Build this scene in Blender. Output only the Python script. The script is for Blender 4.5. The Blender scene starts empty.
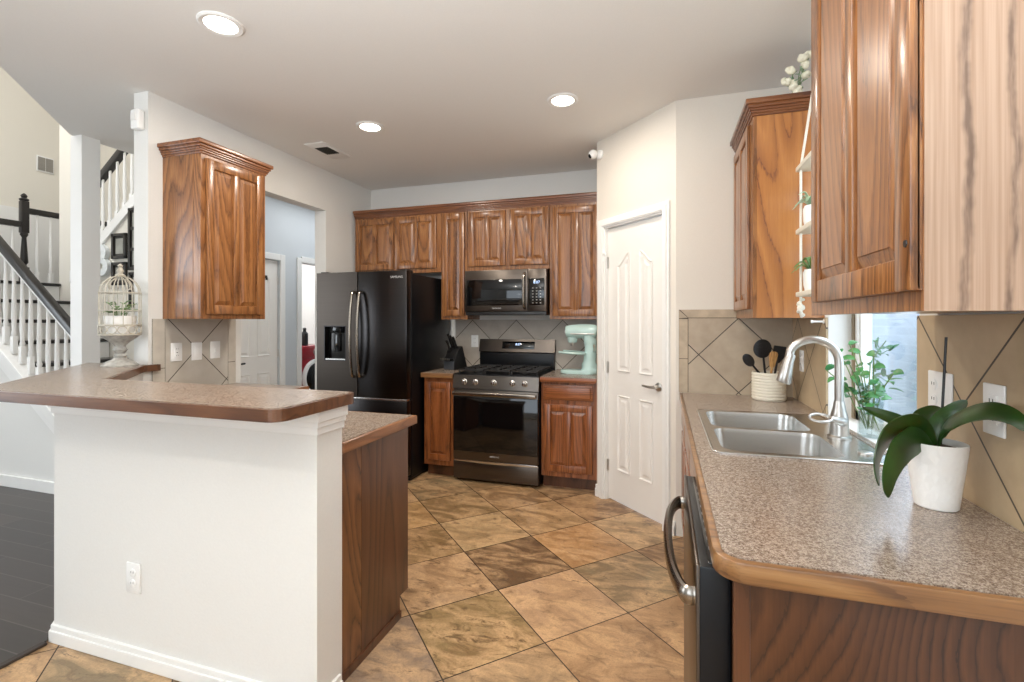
import bpy, bmesh, math, random
from mathutils import Vector, Matrix
random.seed(7)
S = bpy.context.scene
COL = S.collection
# ------------------------------------------------------------------ camera
F_PX, YAW, HORIZON, CAM_Z = 482.58, 0.3047, 321.19, 1.3636
cd = bpy.data.cameras.new('camera'); cam = bpy.data.objects.new('camera', cd); COL.objects.link(cam)
cam.location = (0, 0, CAM_Z); cam.rotation_euler = (math.pi/2, 0, YAW)
cd.sensor_width = 36; cd.lens = F_PX*36/1024; cd.shift_y = (HORIZON-341)/1024; cd.clip_start = .02
S.camera = cam
# ------------------------------------------------------------------ world, exposure
S.view_settings.view_transform = 'Standard'; S.view_settings.look = 'None'
S.view_settings.gamma = 1; S.view_settings.use_curve_mapping = False
S.view_settings.exposure = 0.40
W = bpy.data.worlds.new('world'); S.world = W; W.use_nodes = True
bg = W.node_tree.nodes['Background']; bg.inputs[0].default_value = (.80, .90, 1.0, 1); bg.inputs[1].default_value = 2.6

def area(name, loc, target, sx, sy, power, col=(1, 1, 1)):
    l = bpy.data.lights.new(name, 'AREA'); l.shape = 'RECTANGLE'; l.size = sx; l.size_y = sy
    l.energy = power; l.color = col
    o = bpy.data.objects.new(name, l); COL.objects.link(o); o.location = loc
    o.rotation_euler = (Vector(target)-Vector(loc)).to_track_quat('-Z', 'Y').to_euler()
    return o
# window daylight, and fill lamps added where no source is seen
area('daylight_breakfast_window', (-1.0, -3.12, 1.55), (-1.0, 0, 1.45), 2.6, 1.7, 13, (.84, .92, 1))
area('living_fill', (-7.25, -0.9, 1.7), (-3, -0.6, 1.4), 2.4, 2.0, 42, (.92, .96, 1))  # added lamp for living room daylight; its window is unseen
area('ceiling_fill', (-.75, -.35, 1.55), (-.75, -.349, 2.764), .9, .9, 74, (.92, .965, 1))  # added upward fill behind the camera to brighten the ceiling
area('stairwell_fill', (-5.6, 1.7, 4.9), (-5.9, 2.9, 1.5), 1.8, 1.0, 62, (.97, .98, 1))  # added lamp in place of daylight from above; no window there
area('daylight_kitchen_window', (.93, 2.18, 1.6), (-1, 2.18, 1.2), .8, 1.2, 5, (.9, .96, 1))
area('laundry_fill', (-5.0, 5.6, 2.7), (-5.0, 5.6, 0), .5, .5, 20)  # added lamp to brighten the laundry room; no fixture there
area('hall_fill', (-3.55, 4.9, 2.74), (-3.55, 4.9, 0), .6, 1.6, 8, (.95, .98, 1))  # added fill to brighten the hall, without a fixture
# ------------------------------------------------------------------ materials
def lin(r, g, b):
    f = lambda c: (c/255/12.92) if c/255 <= .04045 else ((c/255+.055)/1.055)**2.4
    return (f(r), f(g), f(b), 1)
class NT:
    def __init__(s, name):
        s.m = bpy.data.materials.new(name); s.m.use_nodes = True
        s.t = s.m.node_tree; s.b = s.t.nodes['Principled BSDF']
    def n(s, typ, **k):
        x = s.t.nodes.new(typ)
        for a, v in k.items(): setattr(x, a, v)
        return x
    def l(s, a, b): s.t.links.new(a, b)
    def val(s, sock, v):
        if hasattr(v, 'is_linked') or isinstance(v, bpy.types.NodeSocket): s.l(v, sock)
        else: sock.default_value = v
    def math(s, op, a, b=None, c=None):
        x = s.n('ShaderNodeMath', operation=op); s.val(x.inputs[0], a)
        if b is not None: s.val(x.inputs[1], b)
        if c is not None: s.val(x.inputs[2], c)
        return x.outputs[0]
    def mix(s, fac, a, b, mode='MIX'):
        x = s.n('ShaderNodeMix', data_type='RGBA', blend_type=mode)
        s.val(x.inputs[0], fac); s.val(x.inputs[6], a); s.val(x.inputs[7], b); return x.outputs[2]
    def noise(s, vec, scale, detail=3, rough=.5, dist=0):
        x = s.n('ShaderNodeTexNoise'); s.l(vec, x.inputs['Vector'])
        x.inputs['Scale'].default_value = scale; x.inputs['Detail'].default_value = detail
        x.inputs['Roughness'].default_value = rough; x.inputs['Distortion'].default_value = dist
        return x.outputs[0]
    def ramp(s, fac, stops, interp='LINEAR'):
        x = s.n('ShaderNodeValToRGB'); s.l(fac, x.inputs[0]); r = x.color_ramp; r.interpolation = interp
        while len(r.elements) < len(stops): r.elements.new(.5)
        for e, (p, c) in zip(r.elements, stops): e.position = p; e.color = c
        return x.outputs[0]
    def bump(s, h, strength=.1, dist=.01):
        x = s.n('ShaderNodeBump'); x.inputs['Strength'].default_value = strength; x.inputs['Distance'].default_value = dist
        s.l(h, x.inputs['Height']); s.l(x.outputs[0], s.b.inputs['Normal'])
    def obj(s): return s.n('ShaderNodeTexCoord').outputs['Object']
    def scale(s, vec, sc):
        x = s.n('ShaderNodeMapping'); x.inputs['Scale'].default_value = sc; s.l(vec, x.inputs[0]); return x.outputs[0]
    def set(s, col=None, rough=None, metal=None, **k):
        if col is not None: s.val(s.b.inputs['Base Color'], col)
        if rough is not None: s.val(s.b.inputs['Roughness'], rough)
        if metal is not None: s.b.inputs['Metallic'].default_value = metal
        for a, v in k.items(): s.val(s.b.inputs[a.replace('_', ' ')], v)
        return s
def plain(name, rgb, rough=.5, metal=0, var=.04, scale=40, bump=0, **k):
    t = NT(name); c = lin(*rgb); o = t.obj(); n = t.noise(o, scale, 3)
    d = tuple(x*(1-var) for x in c[:3])+(1,); e = tuple(min(1, x*(1+var)) for x in c[:3])+(1,)
    t.set(t.ramp(n, [(.3, d), (.7, e)]), rough, metal, **k)
    if bump: t.bump(n, bump, .004)
    return t.m
def oak(name, axis='z', light=(172, 120, 72), mid=(144, 93, 51), dark=(72, 42, 22), rings=12, across=3.4, along=.34, rough=.3, seed=0., pores=.45, jag=.010, lw=.12):
    t = NT(name); o = t.obj(); rnd = t.n('ShaderNodeObjectInfo').outputs['Random']
    off = t.n('ShaderNodeVectorMath', operation='ADD'); comb = t.n('ShaderNodeCombineXYZ')
    r = t.math('MULTIPLY_ADD', rnd, 23.7, seed)
    for i in range(3): t.l(r, comb.inputs[i])
    t.l(o, off.inputs[0]); t.l(comb.outputs[0], off.inputs[1])
    ai = 'xyz'.index(axis); V = off.outputs[0]
    def st(c, l): q = [c]*3; q[ai] = l; return t.scale(V, q)
    n = t.noise(st(across, along), 1.0, 1.2, .4, .25)
    j = t.noise(st(150., 22.), 1.0, 2, .6)
    n2 = t.math('ADD', n, t.math('MULTIPLY', t.math('SUBTRACT', j, .5), jag*2))
    saw = t.math('FRACT', t.math('MULTIPLY', n2, rings*2.2))
    L, Mi, D = lin(*light), lin(*mid), lin(*dark)
    c1 = t.ramp(saw, [(0, D), (lw*.5, D), (lw*1.6, Mi), (.35, L), (.72, Mi), (1, tuple(.55*a+.45*b for a, b in zip(Mi, D)))])
    fine = t.noise(st(70., 1.2), 1.0, 3, .6)
    c1 = t.mix(t.ramp(fine, [(.35, (.5, .5, .5, 1)), (.6, (0, 0, 0, 1))]), c1, Mi)
    p = t.noise(st(260., 7.), 1.0, 2, .5)
    pf = t.ramp(p, [(.38, (1, 1, 1, 1)), (.5, (0, 0, 0, 1))])
    tone = t.noise(st(2.6, .7), 1.0, 2)
    c2 = t.mix(t.math('MULTIPLY', pf, pores), c1, D)
    c3 = t.mix(t.ramp(tone, [(.35, (0, 0, 0, 1)), (.7, (.4, .4, .4, 1))]), c2, Mi)
    t.set(c3, rough); t.b.inputs['Coat Weight'].default_value = .3; t.b.inputs['Coat Roughness'].default_value = .2
    t.bump(p, .05, .002)
    return t.m
M = {}
M['wall'] = plain('wall_paint', (226, 225, 221), .6, var=.012, scale=130, bump=.12)
M['cream'] = plain('cream_paint', (226, 221, 210), .65, var=.012, scale=130, bump=.1)
M['hallp'] = plain('hall_paint', (205, 210, 214), .6, var=.012, scale=130, bump=.1)
M['ceil'] = plain('ceiling_paint', (236, 234, 230), .8, var=.015, scale=160, bump=.15)
M['trim'] = plain('white_trim', (236, 235, 232), .32, var=.006, scale=12)
M['door'] = plain('white_door_paint', (234, 231, 226), .35, var=.008, scale=12)
M['white'] = plain('white_plastic', (240, 240, 238), .3, var=.005)
M['oak'] = oak('oak_vertical')
M['oakx'] = oak('oak_along_x', 'x')
M['oaky'] = oak('oak_along_y', 'y')
M['oakb'] = oak('oak_base', 'z', (164, 100, 58), (138, 80, 42), (84, 44, 22), rings=9)
M['oakbx'] = oak('oak_base_x', 'x', (164, 100, 58), (138, 80, 42), (84, 44, 22), rings=8)
M['oakend'] = oak('oak_flame_end', 'z', (192, 132, 74), (172, 112, 60), (108, 64, 48), rings=9, across=2.6, along=.75, pores=.12, seed=4.3, jag=.006, lw=.05)
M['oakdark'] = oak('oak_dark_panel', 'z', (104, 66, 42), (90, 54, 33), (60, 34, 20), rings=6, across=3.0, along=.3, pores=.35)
M['oakbold'] = oak('oak_bold_grain', 'z', (132, 88, 52), (112, 70, 40), (54, 32, 20), rings=11, across=3.6, along=.7, pores=.25, seed=1.3)
M['edge'] = oak('edge_oak_x', 'x', (160, 120, 78), (138, 98, 60), (90, 60, 38), rings=4, across=7, along=.9, pores=.3)
M['edgey'] = oak('edge_oak_y', 'y', (158, 110, 72), (138, 90, 56), (92, 56, 34), rings=4, across=7, along=.9, pores=.3)
M['crown'] = oak('crown_oak', 'x', (140, 90, 54), (120, 72, 42), (80, 44, 24), rings=5, across=8, along=.5)
M['gap'] = plain('dark_gap', (34, 22, 16), .7)
def worn_panel():
    t = NT('worn_oak_end_panel'); o = t.obj(); sp = t.n('ShaderNodeSeparateXYZ'); t.l(o, sp.inputs[0])
    w = t.noise(t.scale(o, (1.5, 1.5, 5)), 1.0, 4, .6); w2 = t.noise(t.scale(o, (60, 60, 9)), 1.0, 3, .6)
    fine = t.noise(t.scale(o, (110, 110, 1.6)), 1.0, 3, .6); big = t.noise(t.scale(o, (4, 4, 1.2)), 1.0, 3, .5)
    x = t.math('MULTIPLY_ADD', t.math('SUBTRACT', w, .5), .05, sp.outputs[0])
    col = t.ramp(fine, [(.3, lin(160, 128, 104)), (.6, lin(186, 158, 136))])
    col = t.mix(t.ramp(big, [(.5, (0, 0, 0, 1)), (.72, (.8, .8, .8, 1))]), col, lin(138, 98, 68))
    for x0, wd in ((-.098, .010), (-.036, .008), (.03, .006)):
        d = t.math('ABSOLUTE', t.math('SUBTRACT', x, x0))
        m = t.math('MULTIPLY', t.ramp(t.math('DIVIDE', d, wd), [(.25, (1, 1, 1, 1)), (1, (0, 0, 0, 1))]), t.ramp(w2, [(.35, (.15, .15, .15, 1)), (.6, (.8, .8, .8, 1))]))
        col = t.mix(m, col, lin(92, 70, 58))
    t.set(col, .3); t.b.inputs['Coat Weight'].default_value = .3; t.b.inputs['Coat Roughness'].default_value = .25
    return t.m
def laminate():
    t = NT('speckled_laminate'); o = t.obj()
    a = t.noise(o, 165, 3, .7); b = t.noise(o, 380, 2, .6); c = t.noise(o, 6, 3)
    m = t.math('MULTIPLY_ADD', b, .5, t.math('MULTIPLY', a, .6))
    col = t.ramp(m, [(.41, lin(76, 62, 54)), (.49, lin(112, 96, 84)), (.55, lin(144, 128, 114)), (.65, lin(182, 170, 158))])
    col = t.mix(t.ramp(c, [(.3, (0, 0, 0, 1)), (.7, (.25, .25, .25, 1))]), col, lin(150, 126, 104))
    t.set(col, .24); t.b.inputs['Specular IOR Level'].default_value = .6; return t.m
M['lam'] = laminate()
M['oakcut'] = worn_panel()
def splash(name, axis, ca, cb, s, c1, c2, grout=(62, 52, 44)):
    t = NT(name); sep = t.n('ShaderNodeSeparateXYZ'); o = t.obj(); t.l(o, sep.inputs[0])
    p = t.math('SUBTRACT', sep.outputs['xyz'.index(axis)], ca); q = t.math('SUBTRACT', sep.outputs[2], cb)
    k = 1/(math.sqrt(2)*s)
    u = t.math('MULTIPLY', t.math('ADD', p, q), k); v = t.math('MULTIPLY', t.math('SUBTRACT', p, q), k)
    du = t.math('PINGPONG', u, .5); dv = t.math('PINGPONG', v, .5)
    d = t.math('MINIMUM', du, dv)
    g = t.math('LESS_THAN', d, .0028/s)
    cell = t.n('ShaderNodeCombineXYZ'); t.l(t.math('FLOOR', u), cell.inputs[0]); t.l(t.math('FLOOR', v), cell.inputs[1])
    wn = t.n('ShaderNodeTexWhiteNoise'); t.l(cell.outputs[0], wn.inputs[0])
    n = t.noise(o, 9, 5, .6)
    f = t.math('MULTIPLY_ADD', wn.outputs[0], .35, t.math('MULTIPLY', n, .8))
    col = t.ramp(f, [(.3, lin(*c1)), (.85, lin(*c2))])
    t.set(t.mix(g, col, lin(*grout)), .38)
    t.bump(t.math('SUBTRACT', 1, g), .4, .002)
    return t.m
TS = .3218
M['spb'] = splash('splash_tile_back', 'x', -1.36, 1.374, TS, (168, 158, 146), (196, 188, 176))
M['sps'] = splash('splash_tile_pantry', 'x', .436, 1.382, TS, (166, 148, 126), (192, 176, 154))
M['spr'] = splash('splash_tile_window', 'y', 1.521, 1.15, TS, (172, 150, 120), (200, 178, 146))
M['spl'] = splash('splash_tile_left', 'y', 2.45, 1.18, TS, (182, 174, 162), (202, 196, 186))
M['tileplain'] = plain('border_tile', (180, 162, 138), .4, var=.14, scale=14)
M['tileplainl'] = plain('border_tile_pale', (194, 186, 174), .4, var=.1, scale=14)
M['grout'] = plain('grout', (74, 62, 50), .8)
def slate():
    t = NT('slate_look_tile'); o = t.obj()
    at = t.n('ShaderNodeAttribute', attribute_name='tile_tone'); base = at.outputs['Color']
    at2 = t.n('ShaderNodeAttribute', attribute_name='tile_shift'); sh = at2.outputs['Vector']
    v = t.n('ShaderNodeVectorMath', operation='ADD'); t.l(o, v.inputs[0]); t.l(sh, v.inputs[1])
    rot = t.n('ShaderNodeMapping'); rot.inputs['Rotation'].default_value = (0, 0, .6); rot.inputs['Scale'].default_value = (1, 2.2, 1); t.l(v.outputs[0], rot.inputs[0])
    a = t.noise(rot.outputs[0], 3.2, 7, .62, 1.2); b = t.noise(rot.outputs[0], 9, 8, .7, .8); c = t.noise(v.outputs[0], 34, 6, .7)
    wr = t.n('ShaderNodeTexWhiteNoise'); t.l(sh, wr.inputs[0]); amp = t.math('MULTIPLY_ADD', wr.outputs[0], .7, .55)
    big = t.noise(v.outputs[0], 2.2, 4, .55, .9)
    base = t.mix(t.math('MULTIPLY', amp, t.ramp(big, [(.46, (0, 0, 0, 1)), (.54, (.7, .7, .7, 1))])), base, t.mix(.55, base, lin(126, 92, 58)))
    c1 = t.mix(t.ramp(a, [(.42, (0, 0, 0, 1)), (.60, (1, 1, 1, 1))]), base, t.mix(.58, base, lin(228, 186, 138)))
    c2 = t.mix(t.math('MULTIPLY', amp, t.ramp(b, [(.34, (.95, .95, .95, 1)), (.47, (0, 0, 0, 1))])), c1, t.mix(.72, base, lin(88, 66, 46)))
    vein = t.ramp(t.math('PINGPONG', t.math('MULTIPLY', a, 3.0), .5), [(0, (.85, .85, .85, 1)), (.07, (0, 0, 0, 1))])
    spot = t.math('MULTIPLY', vein, t.ramp(c, [(.42, (0, 0, 0, 1)), (.54, (1, 1, 1, 1))]))
    c3 = t.mix(spot, c2, lin(84, 66, 48))
    c4 = t.mix(t.ramp(c, [(.3, (.35, .35, .35, 1)), (.5, (0, 0, 0, 1))]), c3, t.mix(.5, base, lin(120, 92, 62)))
    g_ = t.noise(v.outputs[0], 120, 4, .7)
    c4 = t.mix(t.ramp(g_, [(.35, (.3, .3, .3, 1)), (.55, (0, 0, 0, 1))]), c4, t.mix(.6, base, lin(70, 52, 38)))
    t.set(c4, t.math('MULTIPLY_ADD', b, .25, .26)); t.bump(b, .12, .004); return t.m
M['slate'] = slate()
def planks():
    t = NT('dark_plank_floor'); o = t.obj()
    br = t.n('ShaderNodeTexBrick'); t.l(o, br.inputs['Vector']); br.inputs['Scale'].default_value = 1
    br.inputs['Brick Width'].default_value = 1.2; br.inputs['Row Height'].default_value = .127; br.inputs['Mortar Size'].default_value = .0025
    br.inputs['Color1'].default_value = lin(76, 69, 65); br.inputs['Color2'].default_value = lin(58, 53, 51); br.inputs['Mortar'].default_value = lin(98, 92, 88)  # pale mortar: glint on the plank bevels put into the seam colour
    n = t.noise(t.scale(o, (3, 60, 1)), 1, 4)
    t.set(t.mix(t.math('MULTIPLY', n, .4), br.outputs[0], lin(40, 36, 34)), .38); return t.m
M['planks'] = planks()
def brushed(name, rgb, rough, metal=1., axis='x'):
    t = NT(name); o = t.obj(); sc = [220.]*3; sc['xyz'.index(axis)] = 2.
    n = t.noise(t.scale(o, sc), 1, 2); c = lin(*rgb)
    t.set(t.ramp(n, [(.3, tuple(x*.95 for x in c[:3])+(1,)), (.7, tuple(min(1, x*1.04) for x in c[:3])+(1,))]), rough, metal)
    return t.m
M['blkss'] = brushed('black_stainless', (98, 91, 85), .30)
M['blkssb'] = brushed('black_stainless_sheen', (76, 70, 65), .30)  # left fridge door copy of the steel, brownish sheen put into its colour
M['blkssd'] = brushed('black_stainless_dark', (62, 60, 60), .28)
M['blkside'] = plain('black_enamel', (13, 14, 17), .34, var=.02, Specular_IOR_Level=.3)
M['handle'] = brushed('bronze_steel_handle', (150, 143, 134), .24)
M['ss'] = plain('satin_steel', (205, 203, 199), .25, 1, var=.008, scale=3)
M['chrome'] = plain('satin_nickel', (206, 203, 198), .3, 1, var=.02)
M['knobm'] = plain('pale_steel_knob', (210, 208, 205), .22, 1, var=.02)
M['blkglass'] = plain('black_glass', (10, 10, 11), .06, var=.01)
M['blk'] = plain('black_plastic', (24, 24, 25), .4, var=.03)
M['blkrail'] = plain('black_stained_rail', (36, 33, 32), .3, var=.05)
M['iron'] = plain('cast_iron', (30, 28, 27), .55, var=.1, scale=200, bump=.1)
M['mint'] = plain('mint_enamel', (190, 218, 214), .2, var=.01)
M['pot'] = plain('white_ceramic', (240, 239, 236), .3, var=.01)
M['cream_pot'] = plain('cream_stoneware', (226, 219, 202), .45, var=.03)
M['soil'] = plain('bark_potting_mix', (74, 56, 40), .9, var=.4, scale=90, bump=.5)
def leafmat(name, a, b, rough=.32):
    t = NT(name); n = t.noise(t.obj(), 14, 3)
    t.set(t.ramp(n, [(.3, lin(*a)), (.7, lin(*b))]), rough); t.b.inputs['Subsurface Weight'].default_value = .05; return t.m
M['orchid'] = leafmat('orchid_leaf', (26, 54, 20), (48, 84, 30), .28)
M['leaf'] = leafmat('bright_leaf', (34, 104, 62), (84, 152, 84))
M['leaf2'] = leafmat('houseplant_leaf', (66, 104, 48), (112, 148, 78))
M['airleaf'] = leafmat('air_plant_leaf', (120, 150, 120), (176, 200, 168))
M['petal'] = plain('cream_petal', (238, 235, 214), .7, var=.05)
M['stem'] = plain('green_stem', (104, 130, 72), .5)
M['spatula'] = plain('black_nylon', (30, 30, 33), .35)
M['beech'] = oak('beech_wood', 'z', (206, 160, 100), (190, 142, 84), (150, 104, 58), rings=5, across=10, along=2, rough=.5)
M['rope'] = plain('cotton_rope', (240, 236, 224), .9, var=.08, scale=300, bump=.4)
M['plankw'] = plain('whitewashed_plank', (226, 220, 204), .6, var=.06, scale=20)
M['red'] = plain('red_enamel', (140, 22, 34), .2)
M['wire'] = plain('antique_white_wire', (196, 190, 176), .5, .2, var=.12, scale=60)
M['stone'] = plain('antique_grey_pedestal', (168, 166, 160), .6, var=.3, scale=40, bump=.3)
M['letter'] = plain('galvanised_letter', (226, 230, 230), .4, .0, var=.06)
M['letterside'] = plain('letter_side', (112, 118, 118), .5)
M['frame'] = plain('black_frame', (44, 40, 36), .4, var=.08)
M['art'] = plain('grey_print', (150, 150, 142), .5, var=.25, scale=8)
M['bronze'] = plain('bronze_frame', (140, 124, 100), .5)
M['shelltape'] = plain('steel_block', (92, 96, 102), .35, .4)
def emit(name, rgb, st):
    t = NT(name); t.set((0, 0, 0, 1)); t.b.inputs['Emission Color'].default_value = lin(*rgb); t.b.inputs['Emission Strength'].default_value = st; return t.m
M['lamp'] = emit('lamp_diffuser', (255, 246, 230), 9)
M['disp'] = emit('display_digits', (190, 215, 255), 1.6)
M['mark'] = plain('silver_lettering', (200, 200, 200), .4)
def glass(name, tint=(1, 1, 1, 1), g=.08, rough=.02):
    t = NT(name); t.t.nodes.remove(t.b); out = t.t.nodes['Material Output']
    a = t.n('ShaderNodeBsdfTransparent'); a.inputs[0].default_value = tint
    b = t.n('ShaderNodeBsdfGlossy'); b.inputs['Roughness'].default_value = rough
    x = t.n('ShaderNodeMixShader'); x.inputs[0].default_value = g
    t.l(a.outputs[0], x.inputs[1]); t.l(b.outputs[0], x.inputs[2]); t.l(x.outputs[0], out.inputs[0]); return t.m
M['glass'] = glass('window_glass', (.93, .97, 1, 1), .12)
M['vase'] = glass('vase_glass', (.90, .95, .96, 1), .16)
def block():
    t = NT('garden_block_wall'); o = t.obj(); sw = t.n('ShaderNodeSeparateXYZ'); t.l(o, sw.inputs[0])
    cb = t.n('ShaderNodeCombineXYZ'); t.l(sw.outputs[1], cb.inputs[0]); t.l(sw.outputs[2], cb.inputs[1])
    br = t.n('ShaderNodeTexBrick'); t.l(cb.outputs[0], br.inputs['Vector']); br.inputs['Scale'].default_value = 1
    br.inputs['Brick Width'].default_value = .3; br.inputs['Row Height'].default_value = .1; br.inputs['Mortar Size'].default_value = .008
    br.inputs['Color1'].default_value = lin(176, 182, 194); br.inputs['Color2'].default_value = lin(156, 164, 178); br.inputs['Mortar'].default_value = lin(178, 184, 194)
    n = t.noise(o, 5, 4); t.set(t.mix(t.math('MULTIPLY', n, .5), br.outputs[0], lin(200, 204, 214)), .8); return t.m
M['block'] = block()
M['grass'] = plain('lawn', (110, 128, 84), .9, var=.3, scale=20)
M['rug'] = plain('dark_threshold', (60, 50, 44), .5)

# ------------------------------------------------------------------ mesh helpers
def newbm(): return bmesh.new()
def box(bm, x0, x1, y0, y1, z0, z1, bev=0, seg=2):
    r = bmesh.ops.create_cube(bm, size=1)
    vs = r['verts']
    for v in vs: v.co = Vector(((x0+x1)/2+v.co.x*(x1-x0), (y0+y1)/2+v.co.y*(y1-y0), (z0+z1)/2+v.co.z*(z1-z0)))
    if bev:
        es = list({e for v in vs for e in v.link_edges})
        bmesh.ops.bevel(bm, geom=es, offset=bev, segments=seg, profile=.5, affect='EDGES')
    return bm
def prism(bm, poly, a, b, axis='z', bev=0):
    def mk(p, h):
        return {'z': (p[0], p[1], h), 'y': (p[0], h, p[1]), 'x': (h, p[0], p[1])}[axis]
    v0 = [bm.verts.new(mk(p, a)) for p in poly]; v1 = [bm.verts.new(mk(p, b)) for p in poly]
    n = len(poly); fs = [bm.faces.new(v0), bm.faces.new(v1)]
    for i in range(n): fs.append(bm.faces.new((v0[i], v0[(i+1) % n], v1[(i+1) % n], v1[i])))
    if bev:
        es = list({e for f in fs[:2] for e in f.edges})
        bmesh.ops.bevel(bm, geom=es, offset=bev, segments=2, profile=.5, affect='EDGES')
    return bm
def catmull(pts, n=6):
    P = [Vector(p) for p in pts]; out = []
    for i in range(len(P)-1):
        p0 = P[i-1] if i else P[0]*2-P[1]; p1 = P[i]; p2 = P[i+1]; p3 = P[i+2] if i+2 < len(P) else P[-1]*2-P[-2]
        for k in range(n):
            t = k/n
            out.append(.5*((2*p1)+(p2-p0)*t+(2*p0-5*p1+4*p2-p3)*t*t+(3*p1-p0-3*p2+p3)*t**3))
    out.append(P[-1]); return out
def tube(bm, pts, r, seg=8, closed=False, sx=1., sy=1., up=None):
    P = [Vector(p) for p in pts]; n = len(P)
    R = r if isinstance(r, (list, tuple)) else [r]*n
    T = []
    for i in range(n):
        if closed: t = P[(i+1) % n]-P[i-1]
        else: t = P[min(i+1, n-1)]-P[max(i-1, 0)]
        T.append(t.normalized())
    u = Vector(up) if up else (Vector((0, 0, 1)) if abs(T[0].z) < .9 else Vector((1, 0, 0)))
    u = (u-T[0]*u.dot(T[0])).normalized(); rings = []
    for i in range(n):
        u = (u-T[i]*u.dot(T[i])).normalized(); w = T[i].cross(u)
        rings.append([bm.verts.new(P[i]+(u*math.cos(2*math.pi*k/seg)*sx+w*math.sin(2*math.pi*k/seg)*sy)*R[i]) for k in range(seg)])
    for i in range(n if closed else n-1):
        a, b = rings[i], rings[(i+1) % n]
        for k in range(seg): bm.faces.new((a[k], a[(k+1) % seg], b[(k+1) % seg], b[k]))
    if not closed: bm.faces.new(rings[0]); bm.faces.new(rings[-1])
    return bm
def lathe(bm, prof, c=(0, 0, 0), seg=24, axis='z'):
    rings = []
    for r, h in prof:
        ring = []
        for k in range(seg):
            a = 2*math.pi*k/seg; p = (r*math.cos(a), r*math.sin(a), h)
            if axis == 'y': p = (p[0], p[2], p[1])
            if axis == 'x': p = (p[2], p[0], p[1])
            ring.append(bm.verts.new((c[0]+p[0], c[1]+p[1], c[2]+p[2])))
        rings.append(ring)
    for a, b in zip(rings, rings[1:]):
        for k in range(seg): bm.faces.new((a[k], a[(k+1) % seg], b[(k+1) % seg], b[k]))
    bm.faces.new(rings[0]); bm.faces.new(rings[-1]); return bm
def ball(bm, c, r, sc=(1, 1, 1), sub=2):
    m = Matrix.Translation(c) @ Matrix.Diagonal((sc[0]*r, sc[1]*r, sc[2]*r, 1))
    bmesh.ops.create_icosphere(bm, subdivisions=sub, radius=1, matrix=m); return bm
def frustum(bm, r0, h0, r1, h1):
    """rect r=(x0,x1,z0,z1) at depth h (out = -y)"""
    q = lambda r, h: [bm.verts.new(p) for p in ((r[0], -h, r[2]), (r[1], -h, r[2]), (r[1], -h, r[3]), (r[0], -h, r[3]))]
    a, b = q(r0, h0), q(r1, h1)
    for i in range(4): bm.faces.new((a[i], a[(i+1) % 4], b[(i+1) % 4], b[i]))
    bm.faces.new(a); bm.faces.new(b)
def roundpoly(pts, radii, seg=6):
    out = []; n = len(pts)
    for i, p in enumerate(pts):
        r = radii[i] if isinstance(radii, (list, tuple)) else radii
        if not r: out.append(tuple(p)); continue
        P = Vector(p); a = (Vector(pts[i-1])-P).normalized(); b = (Vector(pts[(i+1) % n])-P).normalized()
        ang = a.angle(b); d = r/math.tan(ang/2); c = P+(a+b).normalized()*(r/math.sin(ang/2))
        s = P+a*d-c; e = P+b*d-c
        a0 = math.atan2(s.y, s.x); a1 = math.atan2(e.y, e.x); da = (a1-a0+math.pi) % (2*math.pi)-math.pi
        for k in range(seg+1):
            t = a0+da*k/seg; out.append((c.x+r*math.cos(t), c.y+r*math.sin(t)))
    return out
def offset(path, d, closed=True):
    """offset to the left of the walking direction"""
    n = len(path); out = []
    for i in range(n):
        P = Vector(path[i])
        a = (P-Vector(path[i-1])).normalized() if (closed or i) else None
        b = (Vector(path[(i+1) % n])-P).normalized() if (closed or i < n-1) else None
        if a is None: a = b
        if b is None: b = a
        na = Vector((-a.y, a.x)); nb = Vector((-b.y, b.x)); m = (na+nb)
        m = m/(1+na.dot(nb)); out.append(tuple(P+m*d))
    return out
def band(bm, path, t, z0, z1, bev=0):
    q = offset(path, t, False)
    return prism(bm, list(path)+q[::-1], z0, z1, 'z', bev)
def leaf(bm, pts, w, nrm=(0, 0, 1), fold=.25, n=4, prof=None, th=.0012):
    C = catmull(pts, n); m = len(C); L = []
    N = Vector(nrm)
    for i, p in enumerate(C):
        t = i/(m-1); T = (C[min(i+1, m-1)]-C[max(i-1, 0)]).normalized()
        side = T.cross(N)
        if side.length < 1e-4: side = Vector((1, 0, 0))
        side.normalize(); up = side.cross(T).normalized(); N = up
        k = prof(t) if prof else math.sin(math.pi*min(1, max(.06, t))**.75)**.8
        k = max(k, .04)
        a = p+side*w*k*.5+up*fold*w*k*.5; b = p-side*w*k*.5+up*fold*w*k*.5
        L.append([bm.verts.new(x) for x in (a, p, b, b-up*th*2, p-up*th*2, a-up*th*2)])
    for r, s in zip(L, L[1:]):
        for k in range(6): bm.faces.new((r[k], r[(k+1) % 6], s[(k+1) % 6], s[k]))
    bm.faces.new(L[0]); bm.faces.new(L[-1]); return bm
ORG = {}
def obj(name, bm, mat, parent=None, smooth=True, xf=None):
    """one mesh object; geometry given in world space is re-based onto its thing's origin"""
    if xf is not None: bmesh.ops.transform(bm, matrix=xf, verts=bm.verts)
    o = ORG.get(parent.name, Vector()) if parent else Vector()
    if o.length: bmesh.ops.translate(bm, verts=bm.verts, vec=-o)
    bmesh.ops.recalc_face_normals(bm, faces=bm.faces)
    me = bpy.data.meshes.new(name); bm.to_mesh(me); bm.free()
    for m in (mat if isinstance(mat, (list, tuple)) else [mat]): me.materials.append(m)
    if smooth:
        for p in me.polygons: p.use_smooth = True
        me.set_sharp_from_angle(angle=math.radians(35))
    ob = bpy.data.objects.new(name, me); COL.objects.link(ob)
    if parent: ob.parent = parent; ORG[ob.name] = o
    return ob
def tag(o, label, cat, group=None):
    o['label'] = label; o['category'] = cat
    if group: o['group'] = group
    return o
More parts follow.
